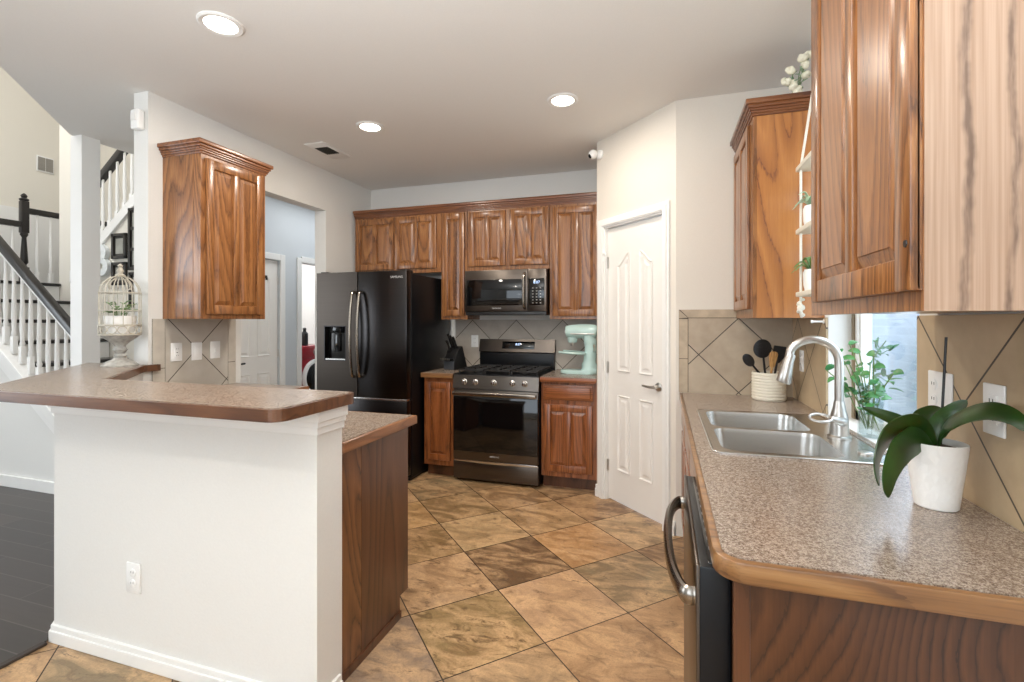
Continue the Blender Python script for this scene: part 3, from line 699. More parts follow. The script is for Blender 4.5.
# ------------------------------------------------------------------ range
def make_range():
    x0, x1, yf = -1.722, -.966, 3.79; cx = (x0+x1)/2
    t = thing('range', 'black stainless gas range with five knobs between the oak base cabinets', 'stove', (cx, 4.1, 0))
    obj('body', box(newbm(), x0+.002, x1-.002, yf+.03, 4.45, .02, .90, .003), M['blkside'], t)
    for sx in (x0+.04, x1-.04):
        for sy in (3.88, 4.40): obj('foot', lathe(newbm(), [(.016, 0), (.016, .012), (.01, .022)], (sx, sy, 0), 12), M['blk'], t)
    dr = obj('storage_drawer', box(newbm(), x0+.004, x1-.004, yf, yf+.03, .028, .176, .004), M['blkss'], t)
    bm = newbm(); prism(bm, [(x0+.02, .176), (cx-.1, .168), (cx+.1, .168), (x1-.008, .176), (x1-.008, .190), (x0+.02, .190)], yf-.002, yf+.012, 'y', .002)
    obj('drawer_lip', bm, M['ss'], dr)
    od = obj('oven_door', box(newbm(), x0+.004, x1-.004, yf-.004, yf+.03, .192, .785, .005), M['blkss'], t)
    obj('window', box(newbm(), x0+.006, x1-.006, yf-.007, yf, .262, .728, .003), M['blkglass'], od)
    bm = newbm(); box(bm, x0+.012, x1-.012, yf-.052, yf-.026, .738, .772, .008, 3)
    for hx in (x0+.05, x1-.05): box(bm, hx-.012, hx+.012, yf-.03, yf, .745, .765, .003)
    obj('handle', bm, M['handle'], od)
    text('lettering', 'SAMSUNG', .018, (cx, yf-.0055, .232), (math.pi/2, 0, 0), M['mark'], od)
    bm = newbm(); prism(bm, [(yf-.006, .792), (yf+.05, .792), (yf+.05, .905), (yf+.012, .905)], x0, x1, 'x', .002)
    cp = obj('control_panel', bm, M['blkss'], t)
    for kx in (-1.617, -1.517, -1.352, -1.189, -1.083):
        bm = newbm(); lathe(bm, [(.026, -.002), (.026, -.008), (.0215, -.010), (.019, -.032), (.016, -.035)], (kx, yf+.006, .850), 18, 'y'); box(bm, kx-.003, kx+.003, yf-.034, yf-.02, .836, .866, .001)
        obj('knob', bm, M['knobm'], cp)
    bm = newbm(); box(bm, x0, x1, yf+.02, 4.38, .898, .914, .004)
    obj('cooktop', bm, M['blkside'], t)
    for bx, by, r in ((-1.56, 3.98, .045), (-1.56, 4.24, .038), (cx, 4.11, .05), (-1.13, 3.98, .045), (-1.13, 4.24, .038)):
        bm = newbm(); lathe(bm, [(r, .914), (r, .924), (r*.8, .926), (r*.78, .934), (r*.3, .937)], (bx, by, 0), 20); obj('burner', bm, M['iron'], t)
    w = (x1-x0-.04)/3
    for i in range(3):
        a = x0+.02+i*w+.004; b = a+w-.008; bm = newbm(); z0, z1 = .936, .950
        for yy in (3.86, 4.335): box(bm, a, b, yy-.006, yy+.006, z0, z1, .002)
        for xx in (a, b-.012): box(bm, xx, xx+.012, 3.86, 4.335, z0, z1, .002)
        mx = (a+b)/2; box(bm, mx-.005, mx+.005, 3.86, 4.335, z0, z1, .002)
        for yy in (3.98, 4.11, 4.24): box(bm, a, b, yy-.005, yy+.005, z0, z1, .002)
        for xx in (a+.006, b-.006):
            for yy in (3.863, 4.332): box(bm, xx-.006, xx+.006, yy-.006, yy+.006, .914, z0+.002)
        obj('grate', bm, M['iron'], t)
    bm = newbm(); prism(bm, [(4.395, 1.07), (4.46, 1.055), (4.46, 1.19), (4.425, 1.19)], x0, x1, 'x', .004)
    bgd = obj('backguard', bm, M['blkss'], t)
    obj('back_riser', box(newbm(), x0+.008, x1-.008, 4.405, 4.455, .9, 1.06, .002), M['blkside'], t)
    rot = math.atan2(.03, .12)
    bm = newbm(); box(bm, -.16, .16, -.003, .002, -.035, .035, .001)
    xf = Matrix.Translation((cx+.02, 4.4085, 1.135)) @ Matrix.Rotation(-rot, 4, 'X')
    dp = obj('display', bm, M['blkglass'], bgd, True, xf)
    text('clock_digits', '8:07', .03, (cx+.02, 4.4045, 1.142), (math.pi/2-rot, 0, 0), M['disp'], bgd)
make_range()
# ------------------------------------------------------------------ microwave
def make_microwave():
    x0, x1, y0, z0, z1 = -1.728, -.966, 4.06, 1.42, 1.82
    t = thing('microwave', 'black stainless over range microwave under the short oak cabinet doors', 'microwave', ((x0+x1)/2, 4.26, z0))
    obj('body', box(newbm(), x0+.003, x1-.003, y0+.035, 4.462, z0, z1, .003), M['blkside'], t)
    obj('vent_grille', box(newbm(), x0+.003, x1-.003, y0+.012, y0+.034, z0-.004, z0+.03, .002), M['blk'], t)
    d = obj('door', box(newbm(), x0, -1.135, y0, y0+.034, z0+.03, z1, .004), M['blkss'], t)
    obj('window', box(newbm(), x0+.022, -1.185, y0-.003, y0+.004, z0+.083, z1-.085, .002), M['blkglass'], d)
    bm = newbm(); pts = catmull([(-1.158, y0-.004, z0+.055), (-1.158, y0-.04, z0+.085), (-1.158, y0-.048, z0+.2), (-1.158, y0-.04, z0+.335), (-1.158, y0-.004, z0+.36)], 5)
    tube(bm, pts, .012, 10, sx=1.2); obj('handle', bm, M['handle'], d)
    text('lettering', 'SAMSUNG', .018, (-1.42, y0-.001, z0+.058), (math.pi/2, 0, 0), M['mark'], d)
    cp = obj('control_panel', box(newbm(), -1.133, x1, y0, y0+.034, z0+.03, z1, .004), M['blkss'], t)
    g = obj('keypad', box(newbm(), -1.12, x1+.0-.018, y0-.003, y0+.004, z0+.083, z1-.085, .002), M['blkglass'], cp)
    text('clock_digits', '8:07', .034, (-1.052, y0-.0035, z0+.282), (math.pi/2, 0, 0), M['disp'], cp)
    for r in range(6):
        for c in range(3): obj('button', box(newbm(), -1.092+c*.034, -1.080+c*.034, y0-.0042, y0-.0028, z0+.10+r*.026, z0+.105+r*.026), M['mark'], cp, False)
make_microwave()
# ------------------------------------------------------------------ refrigerator
def make_fridge():
    x0, x1, yf, ZT, zs = -2.945, -2.046, 3.575, 1.79, .70
    t = thing('refrigerator', 'black stainless french door refrigerator with water dispenser in the left corner', 'refrigerator', ((x0+x1)/2, 4.0, 0))
    obj('body', box(newbm(), x0+.005, x1, yf+.082, 4.42, .03, ZT-.02, .006), M['blkside'], t)
    obj('base_grille', box(newbm(), x0+.02, x1-.02, yf+.10, 4.38, 0, .03), M['blk'], t)
    gap = -2.523; dx0, dx1, dz0, dz1 = -2.868, -2.64, 1.017, 1.325
    bm = newbm()
    box(bm, x0, gap-.003, yf+.05, yf+.075, zs+.006, ZT, .006)
    for a, b, c, d in ((x0, dx0, zs+.006, ZT), (dx1, gap-.003, zs+.006, ZT), (dx0, dx1, zs+.006, dz0), (dx0, dx1, dz1, ZT)):
        box(bm, a, b, yf, yf+.055, c, d)
    dl = obj('door', bm, M['blkssb'], t, False)
    bm = newbm(); w = .008
    for a, b, c, d in ((dx0, dx0+w, dz0, dz1), (dx1-w, dx1, dz0, dz1), (dx0, dx1, dz0, dz0+w), (dx0, dx1, dz1-w, dz1)): box(bm, a, b, yf-.002, yf+.05, c, d)
    ds = obj('dispenser', bm, M['blkssd'], dl, False)
    bm = newbm(); box(bm, dx0+w, dx1-w, yf+.045, yf+.052, dz0+w, dz1-w); box(bm, dx0+.06, dx1-.06, yf+.012, yf+.046, dz1-.065, dz1-w, .006); box(bm, dx0+.085, dx1-.085, yf+.03, yf+.045, dz0+.08, dz1-.07, .004)
    obj('dispenser_niche', bm, M['blkglass'], dl)
    obj('drip_tray', box(newbm(), dx0+w, dx1-w, yf+.004, yf+.045, dz0+w, dz0+.018), M['ss'], dl, False)
    dr = obj('door', box(newbm(), gap+.003, x1, yf, yf+.075, zs+.006, ZT, .008), M['blkssd'], t)
    text('lettering', 'SAMSUNG', .026, (-2.14, yf-.0012, 1.735), (math.pi/2, 0, 0), M['mark'], dr)
    for dd, hx in ((dl, -2.556), (dr, -2.484)):
        bm = newbm(); pts = catmull([(hx, yf, .885), (hx, yf-.035, .91), (hx, yf-.058, 1.08), (hx, yf-.064, 1.25), (hx, yf-.058, 1.42), (hx, yf-.035, 1.59), (hx, yf, 1.615)], 5)
        tube(bm, pts, .0135, 10, sx=1., up=(1, 0, 0)); obj('handle', bm, M['handle'], dd)
    fd = obj('freezer_drawer', box(newbm(), x0, x1, yf, yf+.075, .06, zs-.008, .008), M['blkssd'], t)
    obj('drawer_grip', box(newbm(), x0+.02, x1-.004, yf+.008, yf+.06, zs-.012, zs+.006, .003), M['ss'], fd)
    for hx in (x0+.05, x1-.05): obj('hinge_cover', box(newbm(), hx-.035, hx+.035, yf+.03, yf+.14, ZT-.02, ZT+.012, .006), M['blk'], t)
make_fridge()

# ------------------------------------------------------------------ pantry door
def six_panel(w, h, arch, t=.035):
    bm = newbm(); box(bm, 0, w, 0, t, 0, h)
    pn = []
    st, mid = .115, .10; pw = (w-2*st-mid)/2
    for i in range(2):
        x0 = st+i*(pw+mid); x1 = x0+pw
        pn.append([(x0, .24), (x1, .24), (x1, .80), (x0, .80)])
        top = []
        zt = h-.20
        for k in range(9):
            f = k/8; x = x1-(x1-x0)*f
            g = (1-f) if i else f
            s = .5-.5*math.cos(math.pi*(1-g if i == 0 else 1-g))
            zz = zt-(.09*(1-s) if arch else 0)
            if i == 0: zz = zt-.09*(.5-.5*math.cos(math.pi*f)) if arch else zt
            else: zz = zt-.09*(.5+.5*math.cos(math.pi*f)) if arch else zt
            top.append((x, zz))
        pn.append([(x0, .98), (x1, .98)]+top)
    return bm, pn
def panel_on(bm, poly, y, d0=.010, lip=.014):
    """raised moulding ring and field on the face y (outward -y)"""
    a = poly; b = offset(poly, lip); c = offset(poly, lip*2.2); e = offset(poly, lip*3.2)
    P = [[bm.verts.new((p[0], y-h, p[1])) for p in q] for q, h in ((a, .0005), (offset(poly, .004), d0), (b, .0012), (c, .0012), (e, d0*.7))]
    n = len(poly)
    for r, s in zip(P, P[1:]):
        for i in range(n): bm.faces.new((r[i], r[(i+1) % n], s[(i+1) % n], s[i]))
    bm.faces.new(P[-1])
t = thing('door_1', 'white panelled pantry door with brushed lever handle in the diagonal wall', 'door', (dg(.4)[0], dg(.4)[1], 0))
t['kind'] = 'structure'
o = dg(S0+.013, -.03); xf = basis((o[0], o[1], .012), (D2.x, D2.y, 0), (N2.x, N2.y, 0))
dw, dh = S1-S0-.026, DOORH-.03
bm, pn = six_panel(dw, dh, True)
for p in pn: panel_on(bm, p, 0)
dd = obj('door_leaf', bm, M['door'], t, False, xf)
bm = newbm(); kx, kz = dw-.06, .91
lathe(bm, [(.030, 0), (.030, -.008), (.014, -.012), (.011, -.045), (.012, -.05)], (kx, 0, kz), 18, 'y')
tube(bm, [(kx, -.045, kz), (kx-.03, -.05, kz-.002), (kx-.075, -.048, kz-.003), (kx-.112, -.044, kz)], [.011, .010, .0085, .007], 10)
obj('lever_handle', bm, M['chrome'], dd, True, xf)
for hz in (.25, 1.0, 1.80):
    bm = newbm(); tube(bm, [(-.004, -.008, hz-.045), (-.004, -.008, hz+.045)], .006, 8); box(bm, -.001, .012, -.004, .001, hz-.042, hz+.042)
    obj('hinge', bm, M['chrome'], dd, True, xf)
bm = newbm(); box(bm, -.02, .02, -.045, -.036, 1.86, 1.875, .002); box(bm, -.022, -.006, -.040, -.024, 1.81, 1.90, .003); tube(bm, [(.015, -.04, 1.868), (.03, -.05, 1.85), (.032, -.045, 1.83)], .005, 8)
obj('flip_latch', bm, M['white'], dd, True, xf)
# hall door
t = thing('door_2', 'white panelled hall door seen through the opening beyond the left wall', 'door', (-4.15, 4.03, 0)); t['kind'] = 'structure'
xf = basis((-4.125, 3.705, .01), (0, 1, 0), (1, 0, 0))
bm, pn = six_panel(.66, 2.025, False)
for p in pn: panel_on(bm, p, 0)
dd = obj('door_leaf', bm, M['door'], t, False, xf)
bm = newbm(); lathe(bm, [(.028, 0), (.028, -.008), (.012, -.012), (.010, -.04)], (.07, 0, .92), 16, 'y'); tube(bm, [(.07, -.04, .92), (.12, -.045, .918), (.18, -.042, .92)], .010, 8)
obj('lever_handle', bm, M['blk'], dd, True, xf)
for hz in (.25, 1.0, 1.8): obj('hinge', tube(newbm(), [(.664, -.006, hz-.04), (.664, -.006, hz+.04)], .006, 8), M['chrome'], dd, True, xf)
bm = newbm(); box(bm, .47, .50, -.018, 0, 1.82, 1.85, .003); box(bm, .478, .492, -.03, -.012, 1.80, 1.83, .003)
obj('coat_hook', bm, M['blk'], dd, True, xf)

# ------------------------------------------------------------------ right counter, sink run
CX, CY0 = .0934, .9885
SX0, SX1, SY0, SY1 = .165, .70, 1.785, 2.61
t = thing('countertop', 'long speckled laminate counter with the steel sink along the right wall', 'countertop', (.42, 2.0, .874))
E = .016
outer = [(CX, YS-.013), (CX, CY0), (XR-.009, CY0)]
op = roundpoly(outer, [0, .055, 0], 8)[:]
obj('wood_edge', band(newbm(), op, E, .872, .911, .003), M['edge'], t)
ipth = offset(op, E, False)
ns = 1.75
near = [p for p in ipth if p[1] <= ns]
near = [(CX+E, ns)]+[p for p in near if p[1] < ns]+[(XR-.009, ns)]
bm = newbm(); prism(bm, near, .88, .914)
hx0, hx1, hy0, hy1 = SX0+.015, SX1-.015, SY0+.015, SY1-.015
for a, b, c, d in ((CX+E, XR-.009, ns, hy0), (CX+E, hx0, hy0, hy1), (hx1, XR-.009, hy0, hy1), (CX+E, XR-.009, hy1, YS-.013)): box(bm, a, b, c, d, .88, .914)
bmesh.ops.remove_doubles(bm, verts=bm.verts, dist=1e-5)
obj('laminate_surface', bm, M['lam'], t, False)
# sink
def make_sink():
    t = thing('sink', 'double bowl stainless steel sink set in the counter below the window', 'sink', ((SX0+SX1)/2, (SY0+SY1)/2, .914))
    ym = (SY0+SY1)/2; bx0, bx1 = SX0+.03, SX1-.125
    bowls = [(bx0, bx1, ym+.014, SY1-.03), (bx0, bx1, SY0+.03, ym-.014)]
    # rim: outer rounded rect bridged round the bowls, as strips
    bm = newbm(); z = .9185
    def rr(a, b, c, d, r, k=6): return roundpoly([(a, c), (b, c), (b, d), (a, d)], r, k)
    xs = [SX0, bx0, bx1, SX1]; 
    for a, b, c, d in ((SX0, bx0, SY0, SY1), (bx1, SX1, SY0, SY1), (bx0, bx1, SY0, bowls[1][2]), (bx0, bx1, bowls[1][3], bowls[0][2]), (bx0, bx1, bowls[0][3], SY1)):
        box(bm, a, b, c, d, .915, z)
    # bowl corner fillets
    for a, b, c, d in bowls:
        r = .055
        for px, py, sx, sy in ((a, c, 1, 1), (b, c, -1, 1), (b, d, -1, -1), (a, d, 1, -1)):
            cc = (px+sx*r, py+sy*r); arc = []
            for k in range(7):
                th = math.pi/2*k/6; arc.append((cc[0]-sx*r*math.cos(th), cc[1]-sy*r*math.sin(th)))
            prism(bm, [(px, py)]+arc, .915, z)
    obj('rim', bm, M['ss'], t, False)
    lip = rr(SX0-.004, SX1+.004, SY0-.004, SY1+.004, .03)
    bm = newbm(); tube(bm, [(p[0], p[1], .9165) for p in lip], .0035, 6, True); obj('rim_bead', bm, M['ss'], t)
    for a, b, c, d in bowls:
        bm = newbm(); rings = []
        for inset, zz, r in ((-.0, .918, .055), (.002, .90, .055), (.010, .76, .06), (.022, .735, .06), (.05, .728, .05)):
            rings.append([bm.verts.new((p[0], p[1], zz)) for p in rr(a+inset, b-inset, c+inset, d-inset, r)])
        n = len(rings[0])
        for r0, r1 in zip(rings, rings[1:]):
            for k in range(n): bm.faces.new((r0[k], r0[(k+1) % n], r1[(k+1) % n], r1[k]))
        bm.faces.new(rings[-1])
        bo = obj('bowl', bm, M['ss'], t)
        bm = newbm(); lathe(bm, [(.045, .7285), (.045, .731), (.035, .7315), (.015, .7295)], ((a+b)/2, (c+d)/2, 0), 20); obj('drain', bm, M['chrome'], bo)
    bm = newbm(); lathe(bm, [(.022, .9185), (.022, .924), (.018, .926)], (.645, 1.90, 0), 18); obj('hole_cover', bm, M['chrome'], t)
make_sink()
# faucet
fx, fy = .638, 2.13
t = thing('faucet', 'brushed nickel gooseneck pull down faucet with loop lever behind the sink', 'faucet', (fx, fy, .9185))
bm = newbm(); lathe(bm, [(.040, .9188), (.040, .926), (.033, .930), (.031, .96), (.030, 1.0), (.022, 1.03), (.0165, 1.06)], (fx, fy, 0), 24); obj('body', bm, M['chrome'], t)
bm = newbm(); pts = [(fx, fy, 1.04), (fx, fy, 1.12), (fx, fy, 1.20)]
for k in range(1, 10):
    a = math.pi*k/10*.93; r = .088; pts.append((fx-r+r*math.cos(a), fy, 1.205+r*math.sin(a)*1.0))
pts.append((.470, fy, 1.215))
tube(bm, catmull(pts, 2), .0155, 14); obj('spout', bm, M['chrome'], t)
bm = newbm(); tube(bm, [(.476, fy, 1.235), (.466, fy, 1.205), (.457, fy, 1.165), (.449, fy, 1.128), (.447, fy, 1.122)], [.0165, .019, .0225, .027, .024], 16); obj('spray_head', bm, M['chrome'], t)
bm = newbm(); tube(bm, [(fx+.004, fy-.03, .985), (fx-.01, fy-.05, .99), (fx-.045, fy-.06, 1.0)], [.017, .016, .010], 12)
lp = [(fx-.080+.036*math.cos(2*math.pi*k/20), fy-.064+.024*math.sin(2*math.pi*k/20), 1.002+.010*math.sin(2*math.pi*k/20)) for k in range(20)]
tube(bm, lp, .0052, 8, True); obj('loop_lever', bm, M['chrome'], t)

# base run under the right counter
t = thing('base_cabinet', 'oak base cabinet run beneath the sink counter on the right', 'cabinet', (.45, 2.4, 0))
FX = .123
obj('carcass', box(newbm(), FX+.019, XR-.002, 1.655, YS-.014, .1, .70), M['oakb'], t, False)
obj('toe_kick', box(newbm(), FX+.08, XR-.01, 1.655, YS-.02, 0, .1), M['oakdark'], t, False)
obj('face_frame', box(newbm(), FX, FX+.019, 1.655, YS-.014, .1, .872, .0015), M['oakb'], t, False)
for y1, w in ((2.16, .48), (2.655, .48), (3.15, .46)):
    cab_door(t, (FX, y1, .148), (0, -1, 0), (-1, 0, 0), w, .545, 2, M['oakb'])
    obj('drawer_front', box(newbm(), FX-.019, FX, y1-w, y1, .725, .85, .006, 3), M['oaky'], t)
t = thing('end_panel', 'bold grained dark oak end panel closing the near end of the sink counter', 'panel', (.43, 1.03, 0))
obj('panel', box(newbm(), .158, XR-.002, 1.018, 1.036, 0, .871), oak('oak_bold_end', 'z', (94, 58, 34), (78, 46, 27), (40, 22, 14), rings=17, across=2.2, along=.9, pores=.15, seed=6.1, jag=.006, lw=.12), t, False)
obj('edge_stile', box(newbm(), .128, .158, 1.016, 1.036, 0, .871, .002), M['oakdark'], t, False)
# dishwasher
t = thing('dishwasher', 'black dishwasher with bowed bronze steel handle at the near end of the counter', 'dishwasher', (.35, 1.35, 0))
obj('tub', box(newbm(), .135, XR-.03, 1.05, 1.645, .1, .86), M['blkside'], t, False)
obj('toe_panel', box(newbm(), .17, XR-.03, 1.05, 1.645, 0, .1), M['blk'], t, False)
d = obj('door', box(newbm(), .068, .128, 1.045, 1.648, .11, .868, .004), M['blkside'], t)
obj('front_skin', box(newbm(), .062, .070, 1.045, 1.648, .11, .870, .003), M['blkss'], d)
cs = obj('control_strip', box(newbm(), .086, .108, 1.06, 1.635, .866, .8705, .001), M['blkglass'], d)
for k in range(9): obj('button', box(newbm(), .093, .101, 1.12+k*.05, 1.135+k*.05, .8702, .8714), M['mark'], d, False)
bm = newbm(); pts = catmull([(.064, 1.075, .79), (.040, 1.085, .79), (.018, 1.18, .795), (.010, 1.346, .797), (.018, 1.51, .795), (.040, 1.608, .79), (.064, 1.618, .79)], 6)
tube(bm, pts, .016, 12, sx=1.25, sy=.7, up=(0, 0, 1)); obj('handle', bm, M['handle'], d)

# ------------------------------------------------------------------ wall plates
def plate(label, o, U, N, kind, group=None, w=.075, h=.118):
    t = thing('outlet_plate' if kind in 'og' else 'switch_plate', label, 'outlet' if kind in 'og' else 'switch', o, group)
    xf = basis(o, U, N)
    bm = newbm(); box(bm, -w/2, w/2, -.006, 0, -h/2, h/2, .0025); obj('plate', bm, M['white'], t, True, xf)
    ks = [(0, kind)] if w < .1 else [(-.024, 'o'), (.024, 's')]
    for cx, k in ks:
        bm = newbm()
        if k == 'o':
            for cz in (-.021, .021): lathe(bm, [(.0165, -.006), (.0165, -.0085), (.0155, -.009)], (cx, 0, cz), 16, 'y')
            f = obj('receptacle', bm, M['white'], t, True, xf)
            bm = newbm()
            for cz in (-.021, .021):
                for sx in (-.006, .006): box(bm, cx+sx-.001, cx+sx+.001, -.0096, -.0085, cz, cz+.008)
            obj('slots', bm, M['blk'], f, False, xf)
        elif k == 'g':
            box(bm, -.017, .017, -.009, -.005, -.034, .034, .0015); f = obj('receptacle', bm, M['white'], t, True, xf)
            bm = newbm()
            for cz in (-.021, .021):
                for sx in (-.006, .006): box(bm, sx-.001, sx+.001, -.0096, -.0088, cz-.004, cz+.004)
            box(bm, -.005, .005, -.0098, -.0088, -.005, -.001); obj('slots', bm, M['blk'], f, False, xf)
        elif k == 's':
            box(bm, cx-.005, cx+.005, -.014, -.005, -.012, .010, .002); obj('toggle', bm, M['white'], t, True, xf)
        elif k == 'r':
            box(bm, -.017, .017, -.009, -.005, -.034, .034, .0015); obj('rocker', bm, M['white'], t, True, xf)
    return t
px = XL+.0085
plate('white outlet plate nearest the bar in the row of three on left tile', (px, 2.305, 1.166), (0, 1, 0), (1, 0, 0), 'g')
plate('middle white plate of the three on the left tile', (px, 2.446, 1.163), (0, 1, 0), (1, 0, 0), 'r')
plate('white switch plate nearest the hall opening in the row of three', (px, 2.585, 1.165), (0, 1, 0), (1, 0, 0), 's')
plate('white outlet low on the front of the half wall', (-2.007, 1.3795, .345), (1, 0, 0), (0, -1, 0), 'o')
plate('white outlet on the back tile beside the range', (-1.79, YB-.0085, 1.166), (1, 0, 0), (0, -1, 0), 'o')
plate('wide white double plate on right tile behind the orchid stake', (XR-.0085, 1.62, 1.165), (0, -1, 0), (-1, 0, 0), 'w', w=.118)
plate('white outlet plate at the right edge above the orchid pot', (XR-.0085, 1.392, 1.160), (0, -1, 0), (-1, 0, 0), 'g')
plate('white plate in the right corner behind the faucet spout', (XR-.0085, 3.02, 1.145), (0, -1, 0), (-1, 0, 0), 'o')
# wall peg by window
bm = newbm(); lathe(bm, [(.011, .0), (.011, -.004), (.005, -.006), (.005, -.045), (.008, -.048), (.008, -.056)], (XR-.008, 2.64, 1.362), 12, 'x')
tag(obj('wall_peg', bm, M['white'], None), 'small white peg on the tile beside the window', 'peg')

# ------------------------------------------------------------------ ceiling fixtures
def can(label, x, y, group=None, watts=10):
    t = thing('recessed_light', label, 'ceiling light', (x, y, ZC))
    bm = newbm(); z = ZC
    lathe(bm, [(.098, z-.0005), (.098, z-.006), (.090, z-.011), (.072, z-.008), (.070, z-.002)], (x, y, 0), 36); obj('trim_ring', bm, M['trim'], t)
    bm = newbm(); lathe(bm, [(.069, z-.001), (.069, z-.006), (.05, z-.0075)], (x, y, 0), 32); obj('lens', bm, M['lamp'], t)
    l = bpy.data.lights.new('recessed_bulb', 'AREA'); l.shape = 'DISK'; l.size = .13; l.energy = watts; l.color = (1, .91, .80)
    o = bpy.data.objects.new('recessed_bulb', l); COL.objects.link(o); o.location = (x, y, z-.014)
can('lit recessed ceiling light nearest, at upper left', -1.99, 1.757)
can('lit recessed ceiling light deep left near the vent', -2.015, 3.005)
can('lit recessed ceiling light toward the pantry', -.61, 3.01, watts=8)
can('added recessed ceiling light overhead beyond the top of the picture', -.61, 1.757)  # unseen, added in the same row to help the lighting
can('added unseen recessed ceiling light over the floor behind', -1.3, -.6)  # unseen extra behind the camera, added for its light
t = thing('ceiling_vent', 'white ceiling air vent with dark louvre near the left wall', 'vent', (-2.62, 3.32, ZC))
bm = newbm(); vx0, vx1, vy0, vy1 = -2.71, -2.53, 3.14, 3.50; z = ZC
box(bm, vx0, vx1, vy0, vy1, z-.009, z-.0005, .003)
obj('frame', bm, M['trim'], t)
obj('dark_sheet', box(newbm(), vx0+.03, vx1-.03, vy0+.09, vy1-.12, z-.0105, z-.0085), M['blk'], t, False)  # black sheet on the plate: shade of the vent opening as colour
vs = plain('vent_slat', (120, 118, 112), .5)
for k in range(6): obj('slat', prism(newbm(), [(vx0+.034+k*.02, z-.010), (vx0+.037+k*.02, z-.010), (vx0+.045+k*.02, z-.017), (vx0+.042+k*.02, z-.017)], vy0+.092, vy1-.122, 'y'), vs, t, False)
# security camera on pantry corner
t = thing('security_camera', 'round white security camera on the pantry wall corner near the ceiling', 'camera', (-.47, 3.76, 2.66))
nx, ny = N2.x, N2.y
bm = newbm(); xf = basis((dg(.045)[0], dg(.045)[1], 2.655), (D2.x, D2.y, 0), (nx, ny, 0))
lathe(bm, [(.036, 0), (.036, -.012), (.030, -.02), (.012, -.026)], (0, 0, 0), 24, 'y'); obj('mount', bm, M['white'], t, True, xf)
bm = newbm(); ball(bm, (-.02, -.055, .0), .036, sub=3); hb = obj('housing', bm, M['white'], t, True, xf)
bm = newbm(); ball(bm, (-.026, -.072, -.011), .021, sub=3); obj('lens', bm, M['blkglass'], hb, True, xf)
# motion sensor at end of left wall
t = thing('motion_sensor', 'small white motion sensor on the left wall end near the ceiling', 'sensor', (-3.0, 2.135, 2.58))
xf = basis((-3.045, 2.1335, 2.585), (1, 0, 0), (0, -1, 0))
bm = newbm(); box(bm, -.034, .034, -.045, 0, -.06, .06, .012, 3); h = obj('housing', bm, M['white'], t, True, xf)
bm = newbm(); box(bm, -.022, .022, -.052, -.04, -.012, .035, .006, 2); obj('lens', bm, M['trim'], h, True, xf)

# ------------------------------------------------------------------ stairs
def stair_parts():
    rs = [(-3.85+(-.25)*k, .2*k) for k in range(6)]
    t = thing('staircase', 'white risered stair with dark treads rising to a landing behind the column', 'stairs', (-5.0, 3.0, 0))
    noses = [(-4.1-.25*k, .2*(k+1)) for k in range(4)]+[(-5.10-.25*k, 1.0+.19*k) for k in range(4)]
    for i, (x, z) in enumerate(noses):
        zp = noses[i-1][1] if i else 0
        obj('riser', box(newbm(), x-.30, x-.02, 2.645, 3.445, zp-.02 if i else .008, z-.03), M['trim'], t, False)
        obj('tread', box(newbm(), x-.30, x+.012, 2.645, 3.445, z-.032, z, .006), M['blkrail'], t)
    obj('riser', box(newbm(), -6.35, -6.12, 2.645, 3.445, 1.54, 1.73), M['trim'], t, False)
    struct('floor_landing', box(newbm(), -7.39, -6.36, 2.66, 4.58, 1.60, 1.735), M['trim'])
    bm = newbm(); box(bm, -7.39, -6.09, 2.66, 3.445, 1.735, 1.76, .005); box(bm, -7.39, -6.22, 3.445, 4.58, 1.735, 1.76); struct('floor_landing_boards', bm, M['blkrail'])
stair_parts()
# knee wall with sloping cap (front stringer)
kz = lambda x: 1.12-.76*(x+5.243)
bm = newbm(); prism(bm, [(-6.25, 0), (-3.75, 0), (-3.75, .06), (-3.82, kz(-3.82)), (-6.1, kz(-6.1)), (-6.25, kz(-6.1))], 2.545, 2.64, 'y')
struct('wall_stair_front', bm, M['wall'])
bm = newbm(); prism(bm, [(-3.85, kz(-3.85)-.07), (-3.85, kz(-3.85)+.03), (-6.1, kz(-6.1)+.03), (-6.1, kz(-6.1)-.07)], 2.525, 2.66, 'y', .004)
prism(bm, [(-3.85, kz(-3.85)-.13), (-3.85, kz(-3.85)-.07), (-6.1, kz(-6.1)-.07), (-6.1, kz(-6.1)-.13)], 2.535, 2.545, 'y')
struct('trim_3', bm, M['trim'])
struct('baseboard_stair', box(newbm(), -7.39, -4.30, 2.527, 2.544, .008, .10, .003), M['trim'])
# front balustrade
t = thing('stair_railing', 'black stair handrail with white balusters in front of the dark treads', 'railing', (-4.9, 2.59, kz(-4.9)))
hz = lambda x: 1.97-.80*(x+5.243)
bm = newbm(); prism(bm, [(-4.295, hz(-4.295)-.07), (-4.295, hz(-4.295)), (-6.1, hz(-6.1)), (-6.1, hz(-6.1)-.07)], 2.56, 2.625, 'y', .01)
obj('handrail', bm, M['blkrail'], t)
bm = newbm(); prism(bm, [(-4.295, hz(-4.295)-.095), (-4.295, hz(-4.295)-.07), (-6.1, hz(-6.1)-.07), (-6.1, hz(-6.1)-.095)], 2.57, 2.615, 'y', .003)
obj('rail_fillet', bm, M['trim'], t)
def baluster(x, y, z0, z1, parent, m, r=.016):
    h = z1-z0; bm = newbm(); s = .018
    box(bm, x-s, x+s, y-s, y+s, z0, z0+h*.2, .002)
    lathe(bm, [(.014, z0+h*.2), (.019, z0+h*.23), (.013, z0+h*.27), (.018, z0+h*.42), (.012, z0+h*.85), (.012, z1)], (x, y, 0), 10)
    return obj('baluster', bm, m, parent)
x = -4.31
while x > -6.05:
    baluster(x, 2.592, kz(x)+.03, hz(x)-.09, t, M['trim']); x -= .107
